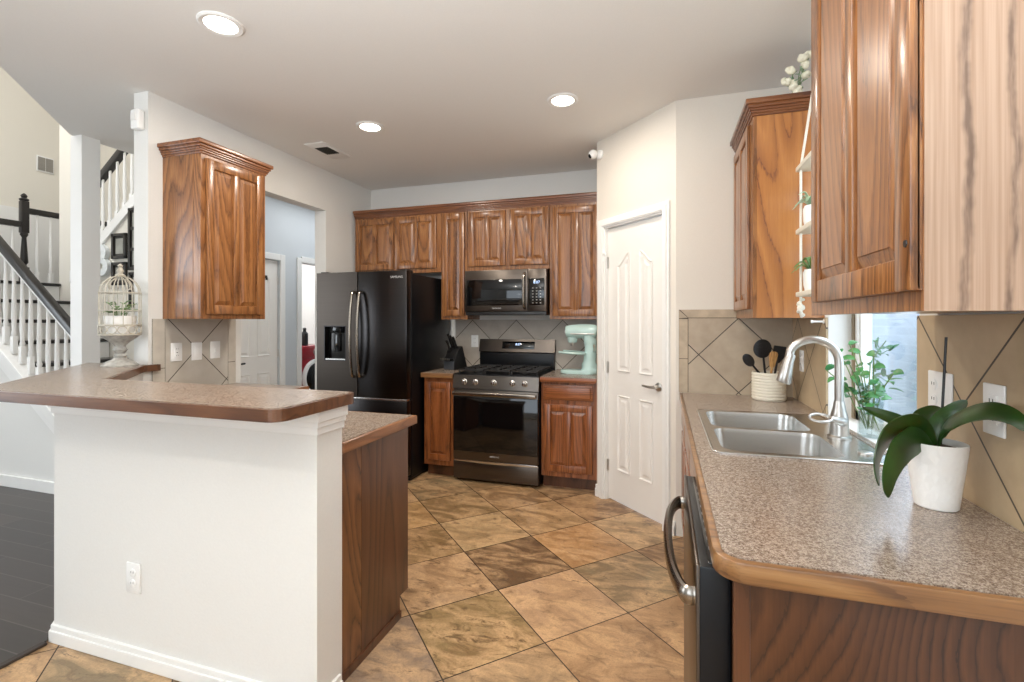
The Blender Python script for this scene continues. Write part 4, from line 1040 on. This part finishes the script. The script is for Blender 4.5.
# wall below the second flight, with pilaster
sz = lambda x: 2.19+.79*(x+5.51)
bm = newbm(); prism(bm, [(-6.13, 0), (-4.2, 0), (-4.2, sz(-4.2)), (-5.93, sz(-5.93)), (-5.93, 5.3), (-6.13, 5.3)], 3.45, 3.55, 'y')
struct('wall_stair_back', bm, M['cream'])
bm = newbm(); prism(bm, [(-5.93, sz(-5.93)-.09), (-4.2, sz(-4.2)-.09), (-4.2, sz(-4.2)+.03), (-5.93, sz(-5.93)+.03)], 3.425, 3.57, 'y', .004)
struct('trim_4', bm, M['trim'])
t = thing('stair_railing', 'upper flight railing with black handrail and white balusters above the framed pictures', 'railing', (-5.1, 3.5, sz(-5.1)))
bm = newbm(); prism(bm, [(-5.93, sz(-5.93)+.66), (-4.2, sz(-4.2)+.66), (-4.2, sz(-4.2)+.75), (-5.93, sz(-5.93)+.75)], 3.465, 3.535, 'y', .012)
obj('handrail', bm, M['blkrail'], t)
x = -5.86
while x < -4.25: baluster(x, 3.5, sz(x)+.03, sz(x)+.67, t, M['trim']); x += .105
bm = newbm(); pts = [(-6.2, 1.76)]
xx, zz = -6.2, 1.76
for k in range(8): pts += [(xx, zz+.19), (xx+.24, zz+.19)]; xx += .24; zz += .19
pts += [(xx, 1.76)]
prism(bm, pts, 3.58, 4.57, 'y')
tag(obj('upper_staircase', bm, M['trim'], None, False), 'upper flight of white stairs climbing right behind the framed picture wall', 'stairs')
# landing guard
t = thing('landing_railing', 'black turned newel post with rails and white balusters on the upper landing', 'railing', (-6.9, 3.55, 1.76))
nx_, ny_ = -6.9, 3.55
bm = newbm(); box(bm, nx_-.034, nx_+.034, ny_-.034, ny_+.034, 2.36, 2.72, .006)
lathe(bm, [(.033, 2.36), (.036, 2.34), (.020, 2.31), (.030, 2.14), (.036, 2.03), (.020, 2.0), (.033, 1.97)], (nx_, ny_, 0), 16)
box(bm, nx_-.034, nx_+.034, ny_-.034, ny_+.034, 1.76, 1.975, .005)
lathe(bm, [(.034, 2.72), (.043, 2.732), (.043, 2.745), (.022, 2.757), (.03, 2.78), (.018, 2.80), (.004, 2.81)], (nx_, ny_, 0), 16)
obj('newel_post', bm, M['blkrail'], t)
obj('handrail', box(newbm(), nx_-.03, nx_+.03, ny_+.035, 4.58, 2.585, 2.65, .01), M['blkrail'], t)
obj('handrail', box(newbm(), nx_-.03, nx_+.03, 2.66, ny_-.035, 2.42, 2.485, .01), M['blkrail'], t)
for k in range(6):
    y = 2.75+k*.14
    if y < ny_-.08: baluster(nx_, y, 1.76, 2.43, t, M['trim'])
for k in range(7): baluster(nx_, ny_+.12+k*.13, 1.76, 2.595, t, M['trim'])
# return-air vent on the stairwell wall
t = thing('wall_vent', 'small square grey return vent high on the cream stairwell wall', 'vent', (-7.4, 4.01, 3.32))
bm = newbm(); box(bm, -7.399, -7.385, 3.925, 4.10, 3.225, 3.42, .003); obj('frame', bm, M['trim'], t)
for y0, y1 in ((3.935, 4.008), (4.016, 4.089)):
    bm = newbm(); box(bm, -7.386, -7.382, y0, y1, 3.24, 3.405)
    for k in range(7): box(bm, -7.384, -7.378, y0, y1, 3.246+k*.023, 3.256+k*.023)
    obj('grille', bm, plain('grey_grille', (150, 146, 138), .5), t, False)
# letter and frames on picture wall
t = thing('wall_letter', 'metal capital letter B on the wall beside the black framed pictures', 'letter', (-5.45, 3.449, 1.97))
cu = bpy.data.curves.new('letter', 'FONT'); cu.body = 'B'; cu.size = .44; cu.extrude = .02; cu.offset = .012; cu.align_x = 'CENTER'; cu.align_y = 'CENTER'
tmp = bpy.data.objects.new('tmp', cu); COL.objects.link(tmp); bpy.context.view_layer.update()
me = bpy.data.meshes.new_from_object(tmp.evaluated_get(bpy.context.evaluated_depsgraph_get())); bpy.data.objects.remove(tmp)
bm = newbm(); bm.from_mesh(me); obj('letter_face', bm, M['letter'], t, False, Matrix.Translation((-5.46, 3.425, 1.965)) @ Matrix.Rotation(math.pi/2, 4, 'X'))
def frame(label, x0, x1, z0, z1, bars=0):
    t = thing('picture_frame', label, 'picture', ((x0+x1)/2, 3.45, (z0+z1)/2)); w = .03; bm = newbm()
    for a, b, c, d in ((x0, x0+w, z0, z1), (x1-w, x1, z0, z1), (x0, x1, z0, z0+w), (x0, x1, z1-w, z1)): box(bm, a, b, 3.425, 3.449, c, d, .004)
    for k in range(bars):
        zz = z0+(z1-z0)*(k+1)/(bars+1); box(bm, x0, x1, 3.43, 3.449, zz-.015, zz+.015)
    obj('frame', bm, M['frame'], t)
    obj('mat', box(newbm(), x0+w*.8, x1-w*.8, 3.44, 3.447, z0+w*.8, z1-w*.8), M['frame'], t, False)
    obj('print', box(newbm(), x0+w*1.7, x1-w*1.7, 3.437, 3.441, z0+w*1.7, z1-w*1.7), M['art'], t, False)
frame('upper small black picture frame right of the letter B', -5.315, -5.11, 1.99, 2.245)
frame('lower small black picture frame just above the birdcage', -5.315, -5.11, 1.725, 1.955)
frame('tall narrow black multi opening frame beside the wall end', -5.08, -4.85, 1.87, 2.49, 2)
frame('black frame hanging below the tall narrow frame', -5.07, -4.85, 1.50, 1.85)

# ------------------------------------------------------------------ birdcage on the bar
def cage():
    cx, cy, z = -3.055, 2.02, 1.1
    t = thing('birdcage', 'antique white wire birdcage on a pedestal at the far end of the bar', 'birdcage', (cx, cy, z))
    bm = newbm(); lathe(bm, [(.092, z), (.092, z+.008), (.084, z+.012), (.07, z+.026), (.04, z+.04), (.026, z+.052)], (cx, cy, 0), 8); obj('base', bm, M['stone'], t, False)
    bm = newbm(); lathe(bm, [(.028, z+.05), (.034, z+.062), (.022, z+.075), (.036, z+.095), (.026, z+.115), (.03, z+.125), (.045, z+.14), (.078, z+.165), (.098, z+.185)], (cx, cy, 0), 20); obj('pedestal', bm, M['stone'], t)
    zb, zt, R = z+.185, z+.43, .098
    bm = newbm()
    for k in range(13):
        a = 2*math.pi*k/13; q = [(cx+R*math.cos(a)+.022*math.cos(2*math.pi*i/10)*-math.sin(a), cy+R*math.sin(a)+.022*math.cos(2*math.pi*i/10)*math.cos(a), zb+.028+.022*math.sin(2*math.pi*i/10)) for i in range(10)]
        tube(bm, q, .003, 5, True)
    for zz in (zb, zb+.055): tube(bm, [(cx+R*math.cos(2*math.pi*k/28), cy+R*math.sin(2*math.pi*k/28), zz) for k in range(28)], .0045, 6, True)
    obj('scroll_band', bm, M['wire'], t)
    bm = newbm(); lathe(bm, [(.095, zb), (.095, zb+.004), (.02, zb+.005)], (cx, cy, 0), 24); obj('cage_floor', bm, M['stone'], t)
    for zz in (zb+.14, zt): obj('hoop', tube(newbm(), [(cx+R*math.cos(2*math.pi*k/28), cy+R*math.sin(2*math.pi*k/28), zz) for k in range(28)], .003, 6, True), M['wire'], t)
    for k in range(14):
        a = 2*math.pi*k/14; c, s = math.cos(a), math.sin(a)
        pts = [(cx+R*c, cy+R*s, zb+.055), (cx+R*c, cy+R*s, zt)]+[(cx+R*math.cos(f)*c, cy+R*math.cos(f)*s, zt+.10*math.sin(f)) for f in (.35, .7, 1.05, 1.35, 1.52)]
        obj('wire', tube(newbm(), pts, .0024, 5), M['wire'], t)
    bm = newbm()
    for k in range(8):
        a = 2*math.pi*k/8; c, s = math.cos(a), math.sin(a)
        tube(bm, [(cx+.025*c, cy+.025*s, zt+.085), (cx+.05*c, cy+.05*s, zt+.06), (cx+.055*c, cy+.055*s, zt+.03), (cx+.045*c, cy+.045*s, zt+.02)], .003, 5)
    obj('scrollwork', bm, M['wire'], t)
    bm = newbm(); lathe(bm, [(.022, zt+.095), (.026, zt+.105), (.012, zt+.115), (.018, zt+.13), (.008, zt+.15), (.014, zt+.16), (.003, zt+.172)], (cx, cy, 0), 14); obj('finial', bm, M['wire'], t)
    p = thing('planter', 'white round pot with a small green plant inside the birdcage', 'plant pot', (cx, cy, zb+.006))
    zp = zb+.0055; bm = newbm(); lathe(bm, [(.066, zp), (.073, zp+.05), (.078, zp+.105), (.073, zp+.105), (.068, zp+.09), (.01, zp+.09)], (cx, cy, 0), 28); obj('pot', bm, M['pot'], p)
    rr = random.Random(5); bm = newbm()
    for k in range(22):
        a = rr.random()*6.28; r = rr.uniform(.02, .06); b = Vector((cx+.02*math.cos(a), cy+.02*math.sin(a), zp+.09)); e = Vector((cx+r*math.cos(a), cy+r*math.sin(a), zp+.10+rr.uniform(.02, .085)))
        tube(bm, [b, (b+e)/2+Vector((0, 0, .02)), e], .0015, 4)
        d = Vector((math.cos(a), math.sin(a), rr.uniform(-.3, .5))).normalized()*.03
        leaf(bm, [e, e+d*.5+Vector((0, 0, .004)), e+d], .03, (0, 0, 1), n=2)
    obj('foliage', bm, M['leaf2'], p)
cage()

# ------------------------------------------------------------------ knife block and mixer
def knives():
    o = (-1.872, 4.16, .914); ry = math.radians(-20)
    base = Matrix.Translation(o) @ Matrix.Rotation(ry, 4, 'Z')
    t = thing('knife_block', 'slanted black and steel knife block beside the refrigerator', 'knife block', o, local=True); t.rotation_euler = (0, 0, ry)
    # profile in (y, z): leaning back
    bm = newbm(); prism(bm, [(-.085, 0), (.095, 0), (.06, .235), (-.025, .255), (-.085, .09)][:0] or [(-.075, 0), (.105, 0), (.035, .215), (-.03, .175), (-.075, .075)], -.068, .068, 'x', .003)
    obj('block', bm, M['blk'], t)
    obj('front_plate', box(newbm(), -.066, .066, -.079, -.074, .003, .078, .001), M['shelltape'], t)
    ax = Vector((0, -.42, .9)).normalized()
    R = base
    for k in range(6):
        k0 = Vector((-.055+k*.022, -.078, .100)); k1 = k0+Vector((0, -.028, .004))*2.3
        kn = thing('steak_knife', 'steel capped steak knife in the front row of the knife block', 'knife', tuple(R @ k0), 'steak knives in the block front row', local=True); kn.rotation_euler = (0, 0, ry)
        bm = newbm(); box(bm, -.006, .006, -.05, .0, -.008, .008, .003); obj('handle', bm, M['blk'], kn)
        bm = newbm(); box(bm, -.0062, .0062, -.056, -.048, -.0082, .0082, .002); obj('end_cap', bm, M['chrome'], kn)
        bm = newbm(); box(bm, -.001, .001, .0, .035, -.006, .006); obj('blade', bm, M['ss'], kn, False)
    labs = ['tallest black handled knife in the knife block', 'black handled knife second along the top of the block', 'black handled knife third along the top of the block', 'shortest black handled knife low on the block top']
    for k, (xx, yy, zz, L) in enumerate(((-.04, .010, .205, .14), (-.008, .005, .200, .13), (.028, .0, .198, .12), (-.02, -.035, .165, .12))):
        kn = thing('kitchen_knife', labs[k], 'knife', tuple(R @ Vector((xx, yy, zz))), local=True); kn.rotation_euler = (0, 0, ry)
        bm = newbm(); tube(bm, catmull([ax*.004, ax*L*.35+Vector((0, -.003, 0)), ax*L*.7, ax*L+Vector((0, -.006, -.004))], 3), .0125, 8, sx=.75, up=(1, 0, 0)); obj('handle', bm, M['blk'], kn)
        bm = newbm()
        for f in (.25, .5, .75): ball(bm, ax*L*f+Vector((-.0085, 0, 0)), .0028, sub=1)
        obj('rivet', bm, M['chrome'], kn)
        bm = newbm(); tube(bm, [ax*-.05, ax*.006], .006, 6, sx=.2, up=(1, 0, 0)); obj('blade', bm, M['ss'], kn)
knives()
def mixer():
    cx, cy, z = -.685, 4.16, .914
    t = thing('stand_mixer', 'mint green stand mixer without a bowl on the right back counter', 'mixer', (cx, cy, z))
    T = lambda x, y, zz: (cx+x, cy+y, z+zz)
    # base plate: horseshoe foot
    bm = newbm(); pl = roundpoly([(-.172, -.085), (.14, -.095), (.15, .095), (-.172, .085)], [.07, .06, .06, .07])
    prism(bm, [(cx+p[0], cy+p[1]) for p in pl], z, z+.03, bev=.008); obj('base', bm, M['mint'], t)
    bm = newbm(); tube(bm, catmull([T(.075, 0, .02), T(.075, 0, .08), T(.082, 0, .17), T(.085, 0, .25), T(.07, 0, .33)], 4), [.075]*2+[.066]*3+[.054]*4+[.050]*4+[.054]*3+[.056], 18, sx=1.0, sy=1.0); obj('column', bm, M['mint'], t)
    bm = newbm(); pts = catmull([T(-.128, 0, .356), T(-.118, 0, .357), T(-.06, 0, .360), T(.02, 0, .363), T(.10, 0, .361), T(.135, 0, .358), T(.145, 0, .356)], 3)
    rad = [.03, .042, .050, .053, .056, .058, .060, .061, .062, .062, .062, .062, .061, .060, .058, .055, .047, .034, .02]
    tube(bm, pts, rad[:len(pts)], 20); hd = obj('motor_head', bm, M['mint'], t)
    for sy in (-1, 1): obj('trim_band', box(newbm(), cx-.08, cx+.125, cy+sy*.060-.004, cy+sy*.060+.004, z+.336, z+.347, .003), M['chrome'], hd)
    bm = newbm(); lathe(bm, [(.016, -.142), (.021, -.136), (.021, -.12)], (cx, cy, z+.356), 16, 'x'); obj('attachment_hub', bm, M['chrome'], hd)
    bm = newbm(); ball(bm, T(-.108, -.042, .366), .010, sub=2); obj('hub_knob', bm, M['blk'], hd)
    bm = newbm(); lathe(bm, [(.036, z+.265), (.042, z+.29), (.045, z+.31)], (cx-.072, cy, 0), 20); obj('planetary', bm, M['mint'], t)
    bm = newbm(); lathe(bm, [(.012, z+.235), (.015, z+.25), (.015, z+.27)], (cx-.072, cy, 0), 12); obj('beater_shaft', bm, M['chrome'], t)
    for sy in (-1, 1):
        bm = newbm(); tube(bm, catmull([T(.05, sy*.05, .17), T(.0, sy*.10, .175), T(-.09, sy*.115, .18), T(-.172, sy*.085, .184)], 4), .013, 8, sx=.8); obj('bowl_arm', bm, M['mint'], t)
    obj('lift_lever', tube(newbm(), [T(.12, -.05, .2), T(.13, -.085, .21), T(.13, -.11, .25)], [.008, .007, .010], 8), M['chrome'], t)
mixer()

# ------------------------------------------------------------------ crock and utensils
kx, ky, kz0 = .575, 3.085, .914
t = thing('utensil_crock', 'ribbed cream stoneware crock holding utensils in the counter corner', 'crock', (kx, ky, kz0))
bm = newbm(); prof = [(.082, kz0), (.086, kz0+.003)]
for k in range(9):
    z0 = kz0+.006+k*.0165; prof += [(.0865, z0), (.0895, z0+.004), (.0895, z0+.012), (.0865, z0+.0155)]
prof += [(.088, kz0+.158), (.080, kz0+.158), (.078, kz0+.02), (.01, kz0+.018)]
lathe(bm, prof, (kx, ky, 0), 40); obj('pot', bm, M['cream_pot'], t)
def utensil(name, label, base, tip, mat, head):
    b, e = Vector(base), Vector(tip); t = thing(name, label, 'utensil', base); d = (e-b).normalized()
    L = (e-b).length
    obj('shaft', tube(newbm(), [b, b+d*L*.5, b+d*(L-.06)], [.006, .0065, .0055], 10), mat, t)
    c = b+d*(L-.045); side = Vector((.954, .300, 0)); side = (side-d*side.dot(d)).normalized(); nr = d.cross(side)
    xf = Matrix(((side.x, nr.x, d.x, c.x), (side.y, nr.y, d.y, c.y), (side.z, nr.z, d.z, c.z), (0, 0, 0, 1)))
    bm = newbm()
    if head == 'spoon': ball(bm, (0, 0, 0), 1, (.028, .009, .045), 3)
    elif head == 'skimmer':
        pl = [(.052*math.cos(2*math.pi*k/28), .055*math.sin(2*math.pi*k/28)) for k in range(28)]
        prism(bm, [(p[0], p[1]) for p in pl], -.004, .004, 'y', .002)
        for hx in (-.024, -.012, 0, .012, .024):
            for hy in (-.03, -.01, .01, .03): lathe(bm, [(.0035, -.0055), (.0035, .0055)], (hx, 0, hy), 8, 'y')
    elif head == 'paddle': prism(bm, roundpoly([(-.012, -.05), (.012, -.05), (.026, .035), (-.026, .045)], [.005, .005, .014, .02]), -.0045, .0045, 'y', .002)
    elif head == 'turner': prism(bm, roundpoly([(-.012, -.05), (.012, -.05), (.036, -.01), (.036, .05), (-.036, .05), (-.036, -.01)], .006), -.002, .002, 'y')
    obj('head', bm, mat, t, True, xf)
utensil('spoon', 'black solid spoon leaning left in the cream crock', (kx+.05, ky+.03, .936), (.432, 2.995, 1.175), M['spatula'], 'spoon')
utensil('skimmer', 'round black slotted skimmer standing in the cream crock', (kx+.0, ky+.03, .936), (.535, 3.07, 1.25), M['spatula'], 'skimmer')
utensil('wooden_spoon', 'wooden paddle upright at the front of the cream crock', (kx-.01, ky-.045, .936), (.585, 3.0, 1.20), M['beech'], 'paddle')
utensil('wooden_spatula', 'wooden spatula leaning right in the cream crock', (kx-.035, ky+.0, .936), (.690, 3.02, 1.185), M['beech'], 'paddle')
utensil('turner', 'black turner behind the wooden tools in the cream crock', (kx+.02, ky+.05, .936), (.640, 3.12, 1.215), M['spatula'], 'turner')

# ------------------------------------------------------------------ orchid
ox, oy, oz = .632, 1.43, .914
t = thing('potted_orchid', 'white textured pot with a leafy orchid on the near counter by the right wall', 'potted plant', (ox, oy, oz))
bm = newbm(); lathe(bm, [(.040, oz), (.043, oz+.003), (.0525, oz+.08), (.061, oz+.155), (.058, oz+.157), (.054, oz+.145), (.05, oz+.135), (.01, oz+.135)], (ox, oy, 0), 40)
po = obj('pot', bm, None or (lambda: (lambda tt: tt.m)(NT('scale_relief_ceramic')))(), t)
mt = NT('scallop_white_ceramic'); co = mt.obj(); sp = mt.n('ShaderNodeSeparateXYZ'); mt.l(co, sp.inputs[0])
ang = mt.math('MULTIPLY', mt.math('ARCTAN2', sp.outputs[1], sp.outputs[0]), 14/(2*math.pi)); zz = mt.math('MULTIPLY', sp.outputs[2], 46)
wv = mt.math('SUBTRACT', zz, mt.math('MULTIPLY', mt.math('ABSOLUTE', mt.math('SINE', mt.math('MULTIPLY', mt.math('ADD', ang, mt.math('MULTIPLY', mt.math('FLOOR', zz), .5)), math.pi))), .8))
mt.set(lin(240, 239, 236), .32); mt.bump(mt.math('PINGPONG', wv, 1.0), .22, .004); po.data.materials[0] = mt.m
bm = newbm(); lathe(bm, [(.0505, oz+.136), (.048, oz+.143), (.03, oz+.147), (.005, oz+.148)], (ox, oy, 0), 20); obj('potting_bark', bm, M['soil'], t)
obj('stake', tube(newbm(), [(ox+.018, oy+.022, oz+.13), (ox+.034, oy+.03, oz+.41)], .003, 8), M['blk'], t)
def oleaf(pts, w, nrm, fold=.22):
    pr = lambda s: (min(1, .35+s*2.2) if s < .3 else 1)*(max(0, 1-max(0, s-.55)/.45)**.5 if s > .55 else 1)
    bm = newbm(); leaf(bm, pts, w, nrm, fold, 6, pr, .0014); obj('leaf', bm, M['orchid'], t)
C = Vector((ox, oy, oz+.147))
oleaf([(.630, 1.44, 1.050), (.612, 1.455, 1.080), (.574, 1.470, 1.106), (.534, 1.478, 1.124), (.498, 1.486, 1.137)], .034, (-.3, -.75, .6), .3)
oleaf([(.626, 1.43, 1.050), (.603, 1.425, 1.092), (.556, 1.392, 1.103), (.506, 1.356, 1.082), (.478, 1.326, 1.036), (.474, 1.312, .985)], .074, (-.2, -.75, .6), -.15)
oleaf([(.626, 1.42, 1.050), (.594, 1.400, 1.080), (.552, 1.360, 1.073), (.520, 1.330, 1.050), (.498, 1.312, 1.010), (.490, 1.310, .960)], .066, (-.1, -.75, .65), -.18)
oleaf([(.630, 1.44, 1.050), (.638, 1.448, 1.085), (.652, 1.440, 1.118), (.668, 1.426, 1.150), (.687, 1.418, 1.176)], .046, (-.45, -.5, .75), .3)
oleaf([(.630, 1.43, 1.050), (.632, 1.400, 1.110), (.652, 1.362, 1.150), (.671, 1.308, 1.172), (.688, 1.262, 1.166), (.697, 1.238, 1.142)], .050, (-.5, -.2, .85), -.15)
oleaf([(.630, 1.44, 1.050), (.626, 1.470, 1.085), (.640, 1.510, 1.112), (.670, 1.535, 1.130), (.692, 1.545, 1.138)], .044, (-.2, -.7, .7), .25)
# ------------------------------------------------------------------ vase with green stems on the sill
vx, vy, vz = .765, 2.20, WZ0+.003
t = thing('glass_vase', 'clear glass vase of leafy green stems on the sill behind the faucet', 'vase', (vx, vy, vz))
bm = newbm(); lathe(bm, [(.040, vz), (.043, vz+.004), (.040, vz+.10), (.046, vz+.20), (.043, vz+.20), (.037, vz+.10), (.038, vz+.012), (.005, vz+.010)], (vx, vy, 0), 28); obj('vase_glass', bm, M['vase'], t)
rr = random.Random(21); stem = newbm(); lf = newbm()
tips = [(.66, 2.36, 1.20), (.70, 2.33, 1.30), (.72, 2.28, 1.345), (.76, 2.30, 1.30), (.70, 2.22, 1.25), (.76, 2.16, 1.30), (.80, 2.10, 1.22), (.735, 2.06, 1.17), (.68, 2.26, 1.15), (.77, 2.22, 1.25), (.72, 2.12, 1.11), (.70, 2.08, 1.05)]
for q, tp in enumerate(tips):
    tp = Vector(tp); tp.z = 1.0+(tp.z-1.0)*.78; b = Vector((vx+rr.uniform(-.02, .02), vy+rr.uniform(-.02, .02), vz+.03)); m1 = b.lerp(tp, .55)+Vector((0, 0, .035))
    m1.x = max(min(m1.x, vx+.03), vx-.06)
    cc = catmull([b, (b+m1)/2, m1, tp], 4); tube(stem, cc, .0022, 5)
    for k in range(4):
        p = cc[(6, 8, 10, 12)[k]]; a = rr.random()*6.28
        d = Vector((math.cos(a), math.sin(a), rr.uniform(-.5, .45))).normalized()*rr.uniform(.032, .05)
        if p.x+d.x > .84: d.x = -abs(d.x)
        leaf(lf, [p, p+d*.5+Vector((0, 0, .006)), p+d], rr.uniform(.022, .032), (rr.uniform(-.6, -.1), -.5, .7), n=3)
obj('stem', stem, M['stem'], t); obj('foliage', lf, M['leaf'], t)

# ------------------------------------------------------------------ hanging shelf, air plants, flowers
hx, hy0, hy1 = .645, 2.12, 2.54
t = thing('hanging_shelf', 'three tier rope hanging shelf in front of the window beside the near cabinet', 'shelf', (hx, 2.34, 1.38))
lev = [2.055, 1.765, 1.476]
for z in lev: obj('plank', box(newbm(), hx-.06, hx+.06, hy0, hy1, z, z+.022, .004), M['plankw'], t)
for yy in (hy0+.03, hy1-.03):
    for xx in (hx-.045, hx+.045):
        bm = newbm(); tube(bm, catmull([(xx, yy, 1.46), (xx, yy, 1.62), (xx, yy, 1.78), (xx, yy, 2.08)], 3), .0055, 8); tube(bm, [(xx, yy, 2.07), (hx, 2.34+(yy-2.34)*.05, 2.62)], .0055, 8)
        obj('rope', bm, M['rope'], t)
    bm = newbm(); pts = []
    for k in range(34):
        f = k/33*4*math.pi; pts.append((hx-.045+.011*math.cos(f), yy+.011*math.sin(f), 1.46-.065*k/33+.010*math.sin(2*f)))
    tube(bm, pts, .0062, 7); ball(bm, (hx-.045, yy, 1.425), .016, sub=2); tube(bm, [(hx-.045, yy, 1.40), (hx-.037, yy+.006, 1.385)], [.008, .010], 7); obj('knot', bm, M['rope'], t)
bm = newbm(); tube(bm, [(hx, 2.34, 2.61), (hx, 2.34, ZC-.003)], .004, 8); lathe(bm, [(.02, ZC-.001), (.02, ZC-.008), (.006, ZC-.014)], (hx, 2.34, 0), 16); obj('ceiling_hook', bm, M['chrome'], t)
rr = random.Random(9)
for lab, yy, z, m in (('spiky pale air plant in a white pot on the middle hanging plank', 2.49, lev[1]+.022, 'airleaf'), ('green air plant in a white pot on the lowest hanging plank', 2.49, lev[2]+.022, 'leaf2')):
    px = hx-.005
    t = thing('air_plant', lab, 'plant', (px, yy, z)); bm = newbm()
    lathe(bm, [(.028, z), (.034, z+.03), (.036, z+.085), (.030, z+.10), (.026, z+.098), (.026, z+.08), (.004, z+.075)], (px, yy, 0), 20); obj('pot', bm, M['pot'], t)
    bm = newbm()
    for k in range(20):
        a = 2*math.pi*k/20+rr.uniform(-.2, .2); r = rr.uniform(.06, .10); h = rr.uniform(.0, .07); b = Vector((px, yy, z+.085))
        if abs(math.sin(a)) > .7: r *= .8
        leaf(bm, [b, b+Vector((r*.5*math.cos(a), r*.5*math.sin(a), .035+h*.6)), b+Vector((r*math.cos(a), r*math.sin(a), h))], .013, (0, 0, 1), .3, 3)
    obj('leaf', bm, M[m], t)
t = thing('flower_spray', 'white artificial flowers resting on top of the corner wall cabinet', 'flowers', (.60, 2.72, 2.464))
bm = newbm(); lf = newbm(); b = Vector((.63, 2.74, 2.466))
for k, e in enumerate(((.58, 2.69, 2.55), (.60, 2.68, 2.60), (.61, 2.68, 2.53), (.655, 2.70, 2.66), (.665, 2.70, 2.63), (.63, 2.69, 2.50), (.675, 2.72, 2.58), (.69, 2.72, 2.68))):
    e = Vector(e); tube(bm, [b, b.lerp(e, .5)+Vector((0, 0, .03)), e], .002, 5)
    fl = newbm(); ball(fl, e, .014)
    for q in range(5): ball(fl, e+Vector((rr.uniform(-.012, .012), rr.uniform(-.012, .012), rr.uniform(-.012, .012))), rr.uniform(.011, .018), sub=2)
    obj('blossom', fl, M['petal'], t)
    for q in range(6):
        p = b.lerp(e, .45+q*.09)+Vector((0, 0, .02)); d = Vector((rr.uniform(-1, 1), rr.uniform(-1, 1), rr.uniform(-.2, .8))).normalized()*.025
        leaf(lf, [p, p+d*.5, p+d], .014, (0, -.4, 1), n=2)
obj('stem', bm, M['stem'], t); obj('foliage', lf, M['airleaf'], t)

# ------------------------------------------------------------------ washer in the laundry
t = thing('washing_machine', 'red front load washer seen through the hall doorway', 'washing machine', (-4.85, 5.42, 0))
wx, wy, = -4.5, 5.42
obj('cabinet', box(newbm(), wx-.68, wx, wy-.34, wy+.34, .01, 1.04, .02, 3), M['red'], t)
bm = newbm(); tube(bm, [(wx+.012, wy+.215*math.cos(2*math.pi*k/36), .61+.215*math.sin(2*math.pi*k/36)) for k in range(36)], .03, 10, True); dd = obj('door_ring', bm, M['white'], t)
bm = newbm(); lathe(bm, [(.19, .0), (.17, .02), (.10, .035), (.01, .04)], (wx, wy, .61), 28, 'x'); obj('door_glass', bm, M['blkglass'], dd)
obj('control_panel', box(newbm(), wx-.001, wx+.012, wy-.32, wy+.32, .88, 1.02, .005), M['red'], t)
obj('dial', lathe(newbm(), [(.045, .012), (.04, .04), (.01, .042)], (wx, wy, .95), 20, 'x'), M['knobm'], t)
bm = newbm(); lathe(bm, [(.04, 1.041), (.045, 1.06), (.045, 1.20), (.02, 1.23), (.022, 1.27), (.005, 1.275)], (-4.58, 5.32, 0), 18)
tag(obj('detergent_bottle', bm, M['blk'], None), 'dark bottle standing on the red washer', 'bottle')
